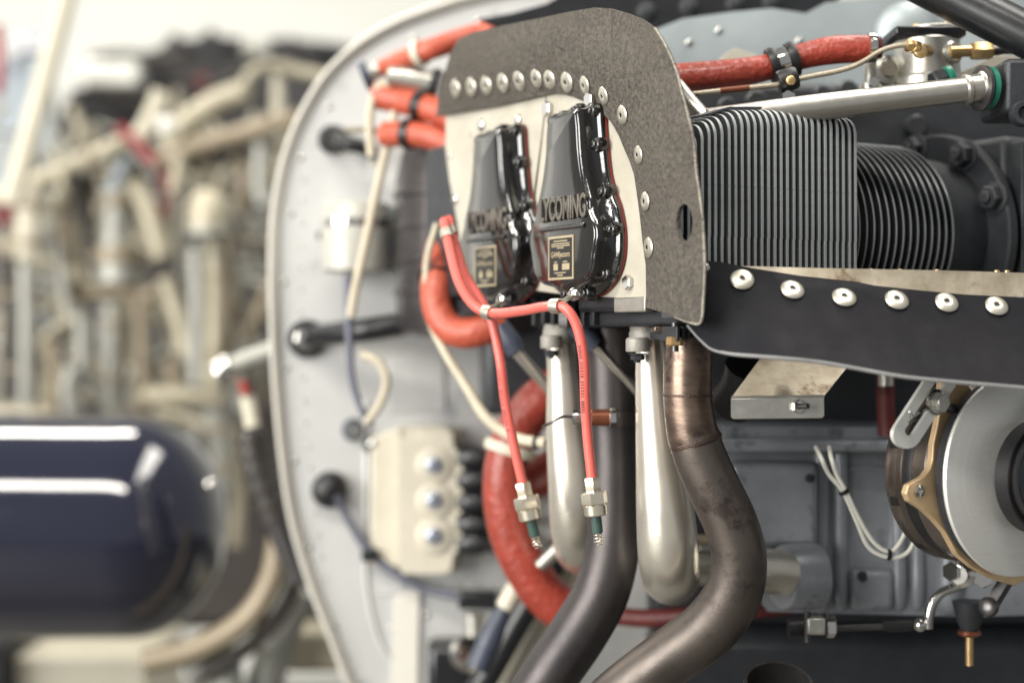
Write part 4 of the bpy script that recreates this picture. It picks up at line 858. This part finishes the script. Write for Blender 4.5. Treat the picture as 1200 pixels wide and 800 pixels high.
hose('black_strut', [(660, 640, .47), (612, 720, .48), (560, 810, .49)], .5, 16, 'black_plastic', 'black diagonal strut left of the pale strut', 'strut')
t = thing('recess_shade_body', 'added dark body standing for shade in the gap behind the orange elbow', 'housing', PB(520, 400, .05))  # dark body added to darken the recess where shade falls
part('body', MB().lathe([(.06, 0), (.085, .006), (.090, .03), (.090, .17), (.080, .21), (.05, .22)], PB(560, 395, .09), UP, 40), 'exhaust_dark', t)
for k in range(4): part('band', MB().lathe([(.0905, 0), (.093, .001), (.093, .006), (.0905, .007)], PB(560, 395, .09) + UP * (.045 + .035 * k), UP, 40, close=False), 'exhaust_dark', t)
part('lower_body', MB().box(PB(660, 430, .09), EBX, EB, UP, .09, .06, .05), 'case_dark', t, bevel=.01)

# ================================================================== blurred background on the left
def bgp(name, pts, y, r, m, label, cat='pipe', clamps=(), cm='bg_tan'):
    return hose(name, pts, y, r, m, label, cat, clamps=clamps, clamp_mat=cm)
t = thing('navy_drum', 'large glossy navy blue drum blurred at lower left', 'drum', P(60, 745, 1.0))
dy = 1.0; kd = px2m(1, dy)
part('shell', MB().lathe([(131 * kd, -.9), (132 * kd, .0), (131 * kd, 140 * kd)] + [(131 * kd * math.sqrt(max(0, 1 - (q / 16.0) ** 2)), (150 + 113 * q / 16.0) * kd) for q in range(17)], P(3, 615, dy), RIGHT, 72), 'navy_gloss', t, ang=60)
part('end_screw', MB().sphere(P(247, 567, dy - .13), 7 * kd), 'chrome', t)
t = thing('dark_assembly', 'dark blurred machinery silhouette against the white wall', 'machinery', P(220, 150, 1.9))
part('upper_mass', sheet([(70, 160), (72, 120), (96, 104), (112, 84), (118, 66), (160, 68), (182, 56), (200, 45), (228, 44), (246, 34), (262, 43), (330, 44), (400, 50), (430, 60), (430, 190), (70, 190)], lambda x, y: (P(x, y, 2.5), BACK), .35, step=30, grid=False), 'bg_dark', t, bevel=.02)
part('lower_mass', MB().box(P(190, 440, 2.7), RIGHT, BACK, UP, px2m(240, 2.7), .12, px2m(290, 2.7)), 'bg_brown', t, bevel=.03)
for x, y, r_, hgt in ((205, 62, 9, 22), (246, 52, 6, 18), (262, 58, 12, 14), (300, 66, 10, 16), (176, 74, 8, 14), (340, 62, 9, 18), (122, 96, 10, 16), (90, 118, 9, 14), (372, 68, 14, 18)):
    part('knob', MB().lathe([(px2m(r_, 2.4), 0), (px2m(r_, 2.4), px2m(hgt * .7, 2.4)), (px2m(r_ * .6, 2.4), px2m(hgt, 2.4))], P(x, y, 2.45), UP, 14), 'bg_dark', t)
for pp in ([(70, 140), (95, 108), (130, 110), (170, 122)], [(200, 70), (226, 92), (252, 100), (276, 90)], [(330, 60), (352, 84), (390, 96)], [(105, 66), (150, 62), (190, 70), (215, 60)]):
    part('cable', MB().tube(pth(pp, 2.38), px2m(4, 2.4), 10), 'bg_brown', t)
part('red_lamp', MB().sphere(P(236, 98, 2.4), px2m(9, 2.4)), 'bg_red', t)
solo('white_box', MB().box(P(134, 90, 2.4), RIGHT, BACK, UP, px2m(32, 2.4), .04, px2m(14, 2.4)), 'wall_white', 'small white box blurred in the dark machinery', 'box', bevel=.01)
solo('white_lamp_cap', MB().sphere(P(195, 147, 1.62), px2m(11, 1.62)), 'wall_white', 'small bright white ball on the cream pipes', 'knob')
solo('white_cylinder', MB().tube(pth([(285, 55), (315, 58)], 1.7), px2m(14, 1.7), 20), 'bg_grey', 'pale stub at the top of the dark machinery', 'stub')
solo('side_post', MB().tube(pth([(82, -20), (48, 110), (12, 240)], 1.5), px2m(12, 1.5), 16), 'bg_ivory', 'pale diagonal post at the far upper left', 'post')
solo('blue_board', sheet([(-30, 90), (22, 60), (58, 62), (66, 180), (20, 220), (-30, 230)], lambda x, y: (P(x, y, 2.2), BACK), .03, step=60, grid=False), 'bg_blue', 'grey-blue board behind the diagonal post', 'board', bevel=.005)
solo('navy_board', sheet([(10, 30), (66, 28), (58, 62), (22, 64), (14, 90)], lambda x, y: (P(x, y, 2.1), BACK), .03, step=60, grid=False), 'navy_gloss', 'dark navy board at the top left corner', 'board', bevel=.005)
solo('red_post', MB().tube(pth([(-4, 30), (0, 70), (-2, 110)], 1.6), px2m(6, 1.6), 14), 'bg_red', 'red post at the left edge near the top', 'post')
B = 1.8
rows = [
 ('cream_pipe', [(-20, 238), (30, 218), (90, 192), (150, 166)], 13, 'bg_cream', 'thick cream pipe rising from the left edge to the red strap'),
 ('cream_pipe', [(148, 172), (166, 158), (180, 134), (190, 108)], 14, 'bg_ivory', 'cream pipe end pointing up right of the red strap'),
 ('cream_pipe', [(196, 172), (218, 145), (250, 122), (285, 108)], 17, 'bg_cream', 'bulky cream pipe with rough end right of the white ball'),
 ('cream_pipe', [(186, 190), (240, 170), (300, 152), (350, 138)], 13, 'bg_tan', 'tan pipe running right towards the firewall rim'),
 ('curved_pipe', [(285, 120), (292, 90), (318, 78), (350, 84), (380, 90)], 9, 'bg_cream', 'curved cream pipe arching near the firewall rim'),
 ('upright_pipe', [(325, 82), (326, 110), (324, 150)], 9, 'bg_ivory', 'short ivory upright pipe near the firewall rim'),
 ('upright_pipe', [(32, 215), (33, 260), (32, 302)], 16, 'bg_ivory', 'ivory upright cylinder at the far left above the grey one'),
 ('grey_pipe', [(30, 310), (31, 390), (30, 480)], 12, 'bg_grey', 'long grey upright pipe at the far left'),
 ('upright_pipe', [(80, 230), (78, 290), (80, 350)], 15, 'bg_tan', 'tan upright pipe beside the ivory cylinder'),
 ('grey_cone', [(138, 205), (137, 260), (138, 330)], [12, 20, 27], 'bg_grey', 'grey cone shaped duct in the middle of the pipes'),
 ('slanted_pipe', [(158, 215), (176, 255), (190, 302)], 14, 'bg_cream', 'slanted cream pipe right of the grey cone'),
 ('slanted_pipe', [(194, 325), (208, 370), (222, 420)], 13, 'bg_cream', 'slanted cream pipe left of the ribbed bundle'),
 ('cross_pipe', [(70, 345), (120, 343), (182, 346)], 12, 'bg_tan', 'tan horizontal pipe below the grey cone'),
 ('cross_pipe', [(170, 464), (215, 463), (262, 466)], 15, 'bg_cream', 'cream horizontal pipe above the navy drum'),
 ('cross_pipe', [(-20, 486), (20, 485), (66, 487)], 11, 'bg_cream', 'cream horizontal pipe at left edge above the drum'),
 ('upright_pipe', [(130, 355), (130, 400), (128, 480)], 11, 'bg_grey', 'grey upright pipe below the tan horizontal pipe'),
 ('upright_pipe', [(164, 350), (166, 410), (164, 480)], 9, 'bg_tan', 'narrow tan upright pipe right of the grey upright'),
 ('upright_pipe', [(230, 290), (231, 360), (230, 450)], 12, 'bg_grey', 'grey upright pipe under the cream dome'),
 ('upright_pipe', [(250, 280), (252, 360), (248, 455)], 12, 'bg_cream', 'cream upright pipe under the cream dome'),
 ('upright_pipe', [(270, 275), (270, 350), (264, 440)], 9, 'bg_tan', 'tan upright pipe right of the cream dome'),
 ('slanted_pipe', [(318, 330), (300, 370), (280, 405)], 8, 'bg_tan', 'slanted tan pipe beside the firewall rim'),
 ('small_pipe', [(58, 400), (64, 440), (62, 480)], 9, 'bg_tan', 'short tan pipe left of the grey fittings'),
 ('small_pipe', [(95, 370), (97, 410), (94, 450)], 11, 'bg_grey', 'short grey fitting between the upright pipes'),
 ('upright_pipe', [(105, 210), (100, 250), (108, 300)], 10, 'bg_brown', 'brown upright pipe left of the grey cone'),
 ('upright_pipe', [(284, 160), (286, 200), (284, 250)], 9, 'bg_tan', 'tan upright pipe above the firewall end of the pipes'),
 ('upright_pipe', [(212, 180), (208, 205), (204, 225)], 11, 'bg_cream', 'short cream pipe above the cream dome'),
 ('slanted_pipe', [(100, 170), (92, 200), (84, 226)], 9, 'bg_brown', 'brown slanted pipe under the thick cream pipe'),
 ('cross_pipe', [(60, 215), (110, 205), (160, 200)], 8, 'bg_tan', 'thin tan pipe parallel below the thick cream pipe'),
 ('cross_pipe', [(200, 200), (250, 186), (330, 168)], 7, 'bg_brown', 'thin brown pipe below the tan pipe at the rim'),
 ('upright_pipe', [(306, 170), (304, 210), (308, 240)], 11, 'bg_grey', 'grey upright pipe close to the firewall rim'),
 ('slanted_pipe', [(290, 232), (306, 222), (322, 200)], 7, 'bg_cream', 'small cream elbow beside the cream dome'),
 ('small_pipe', [(46, 370), (58, 385), (76, 378)], 10, 'bg_blue', 'blue-grey fitting left of the grey upright pipes'),
 ('small_pipe', [(86, 430), (80, 455), (84, 482)], 13, 'bg_grey', 'grey bulb fitting just above the navy drum'),
 ('upright_pipe', [(10, 300), (12, 380), (10, 470)], 10, 'bg_brown', 'brown upright pipe at the left edge'),
 ('upright_pipe', [(200, 420), (204, 445), (200, 478)], 12, 'bg_tan', 'short tan stub under the slanted cream pipes'),
 ('upright_pipe', [(280, 405), (278, 440), (284, 480)], 10, 'bg_grey', 'grey stub behind the silver elbow pipe'),
 ('upright_pipe', [(248, 480), (256, 520), (262, 570)], 14, 'bg_grey', 'grey upright pipe behind the end of the navy drum'),
 ('upright_pipe', [(276, 500), (280, 560), (276, 640)], 10, 'bg_cream', 'cream upright pipe right of the navy drum'),
]
for j, (nm, pts, r, m, lb) in enumerate(rows):
    bgp(nm, [(x, y, B + (-.06 + .05 * math.sin(j * 1.7))) for x, y in pts], B, ([q * .9 for q in r] if isinstance(r, list) else r * .82), m, lb, clamps=(.3, .8) if j % 3 == 0 else ())
tg = MB(); tg2 = MB()
for j in range(230):
    x = random.uniform(-20, 340); y = random.uniform(150, 500); a = random.choice((0, 0, 0, 1, .5, -.5)) * 1.3 + random.uniform(-.25, .25); ln = random.uniform(40, 110)
    if x > 270 and y > 440: continue
    dx, dz_ = math.sin(a) * ln / 2, math.cos(a) * ln / 2; b_ = random.uniform(-14, 14); yy = random.uniform(1.72, 2.35)
    (tg if j % 2 else tg2).tube(pth([(x - dx, y - dz_), (x + b_, y + b_ * .5), (x + dx, y + dz_)], yy), px2m(random.uniform(2.2, 6.5), yy), 8, n=4)
for nm, mb_, mt in (('hose_tangle', tg, 'bg_cream'), ('wire_tangle', tg2, 'bg_grey')):
    o_ = solo(nm, mb_, mt, 'blurred tangle of thin %s behind the cream pipes' % ('cream hoses' if mt == 'bg_cream' else 'grey wires'), 'tangle'); o_['kind'] = 'stuff'
t = thing('cream_dome', 'pale cream dome shaped cap among the background pipes', 'cap', P(245, 290, B))
part('dome', MB().lathe([(33 * kd, 0), (34 * kd, 30 * kd), (32 * kd, 48 * kd), (25 * kd, 62 * kd), (13 * kd, 70 * kd), (1 * kd, 72 * kd)], P(245, 276, B - .13), UP, 32), 'bg_cream', t)
part('collar', MB().lathe([(34 * kd, 0), (36 * kd, 2 * kd), (36 * kd, 8 * kd), (34 * kd, 10 * kd)], P(245, 276, B - .13), UP, 32), 'bg_grey', t)
solo('red_strap', MB().tube(pth([(138, 150), (152, 160), (166, 176), (182, 192)], B - .10), px2m(6, B), 12), 'bg_red', 'dark red strap wrapped round the cream pipe joint', 'strap')
bgp('blue_hose', [(150, 188), (138, 208), (124, 236)], B - .05, 8, 'bg_blue', 'short blue-grey hose below the red strap', 'hose')
bgp('red_tube', [(196, 190), (196, 220), (192, 250)], B, 8, 'bg_red', 'dark red tube left of the cream dome', 'tube')
bgp('red_tube', [(-6, 228), (6, 240), (8, 262)], B, 9, 'bg_red', 'dark red stub at the left edge below the thick pipe', 'tube')
t = thing('elbow_pipe', 'silver pipe with bright ring ending at the firewall rim', 'pipe', P(262, 440, .75))
part('tube', MB().tube(pth([(255, 440), (285, 424), (330, 408)], .75), px2m(12, .75), 18), 'bg_grey', t); part('ring', clampring(P(285, 424, .75) - P(255, 440, .75), P(264, 434, .75), px2m(12.5, .75), .02, th=.004), 'chrome', t)
t = thing('red_sensor', 'small white sensor with red cap left of the firewall rim', 'sensor', P(297, 500, .78))
part('cap', MB().tube(pth([(283, 446), (289, 462)], .74), px2m(6, .78), 14), 'hose_red', t); part('body', MB().tube(pth([(290, 464), (296, 500)], .75), px2m(9, .78), 14), 'bg_ivory', t)
bgp('ribbed_hose', [(294, 505, .8), (300, 545, .8), (316, 592, .8), (336, 640, .8), (352, 680, .8)], .8, 15, 'steel_dark', 'dark ribbed hose dropping beside the firewall rim', 'hose', clamps=(.1, .2, .3, .4, .5, .6), cm='bg_brown')
bgp('tan_hose', [(330, 620, .9), (318, 680, .9), (285, 728, .9), (230, 760, .9), (170, 775, .9)], .9, 15, 'bg_tan', 'tan hose curving under the navy drum', 'hose')
bgp('brown_hose', [(350, 640, .92), (340, 700, .92), (300, 750, .92), (240, 790, .92)], .92, 10, 'bg_brown', 'brown hose outside the tan curving hose', 'hose')
bgp('pale_post', [(352, 690, 1.0), (330, 740, 1.0), (300, 830, 1.0)], 1.0, 22, 'bg_grey', 'pale grey slanted post below the firewall rim', 'post')
bgp('pale_block', [(225, 790, .95), (262, 765, .95), (270, 820, .95)], .95, 16, 'bg_grey', 'grey-white fitting below the navy drum end', 'fitting')
solo('cream_box', MB().box(P(372, 756, 1.1), RIGHT, BACK, UP, px2m(34, 1.1), .05, px2m(24, 1.1)), 'bg_cream', 'cream box at the bottom beside the firewall rim', 'box', bevel=.01)
solo('cream_cabinet', MB().box(P(110, 800, 1.6), RIGHT, BACK, UP, px2m(85, 1.6), .15, px2m(52, 1.6)), 'bg_ivory', 'cream cabinet at the bottom below the navy drum', 'cabinet', bevel=.01)
solo('dark_stand', MB().box(P(0, 790, 1.5), RIGHT, BACK, UP, px2m(30, 1.5), .1, px2m(50, 1.5)), 'bg_dark', 'dark stand at the bottom left corner', 'stand', bevel=.01)
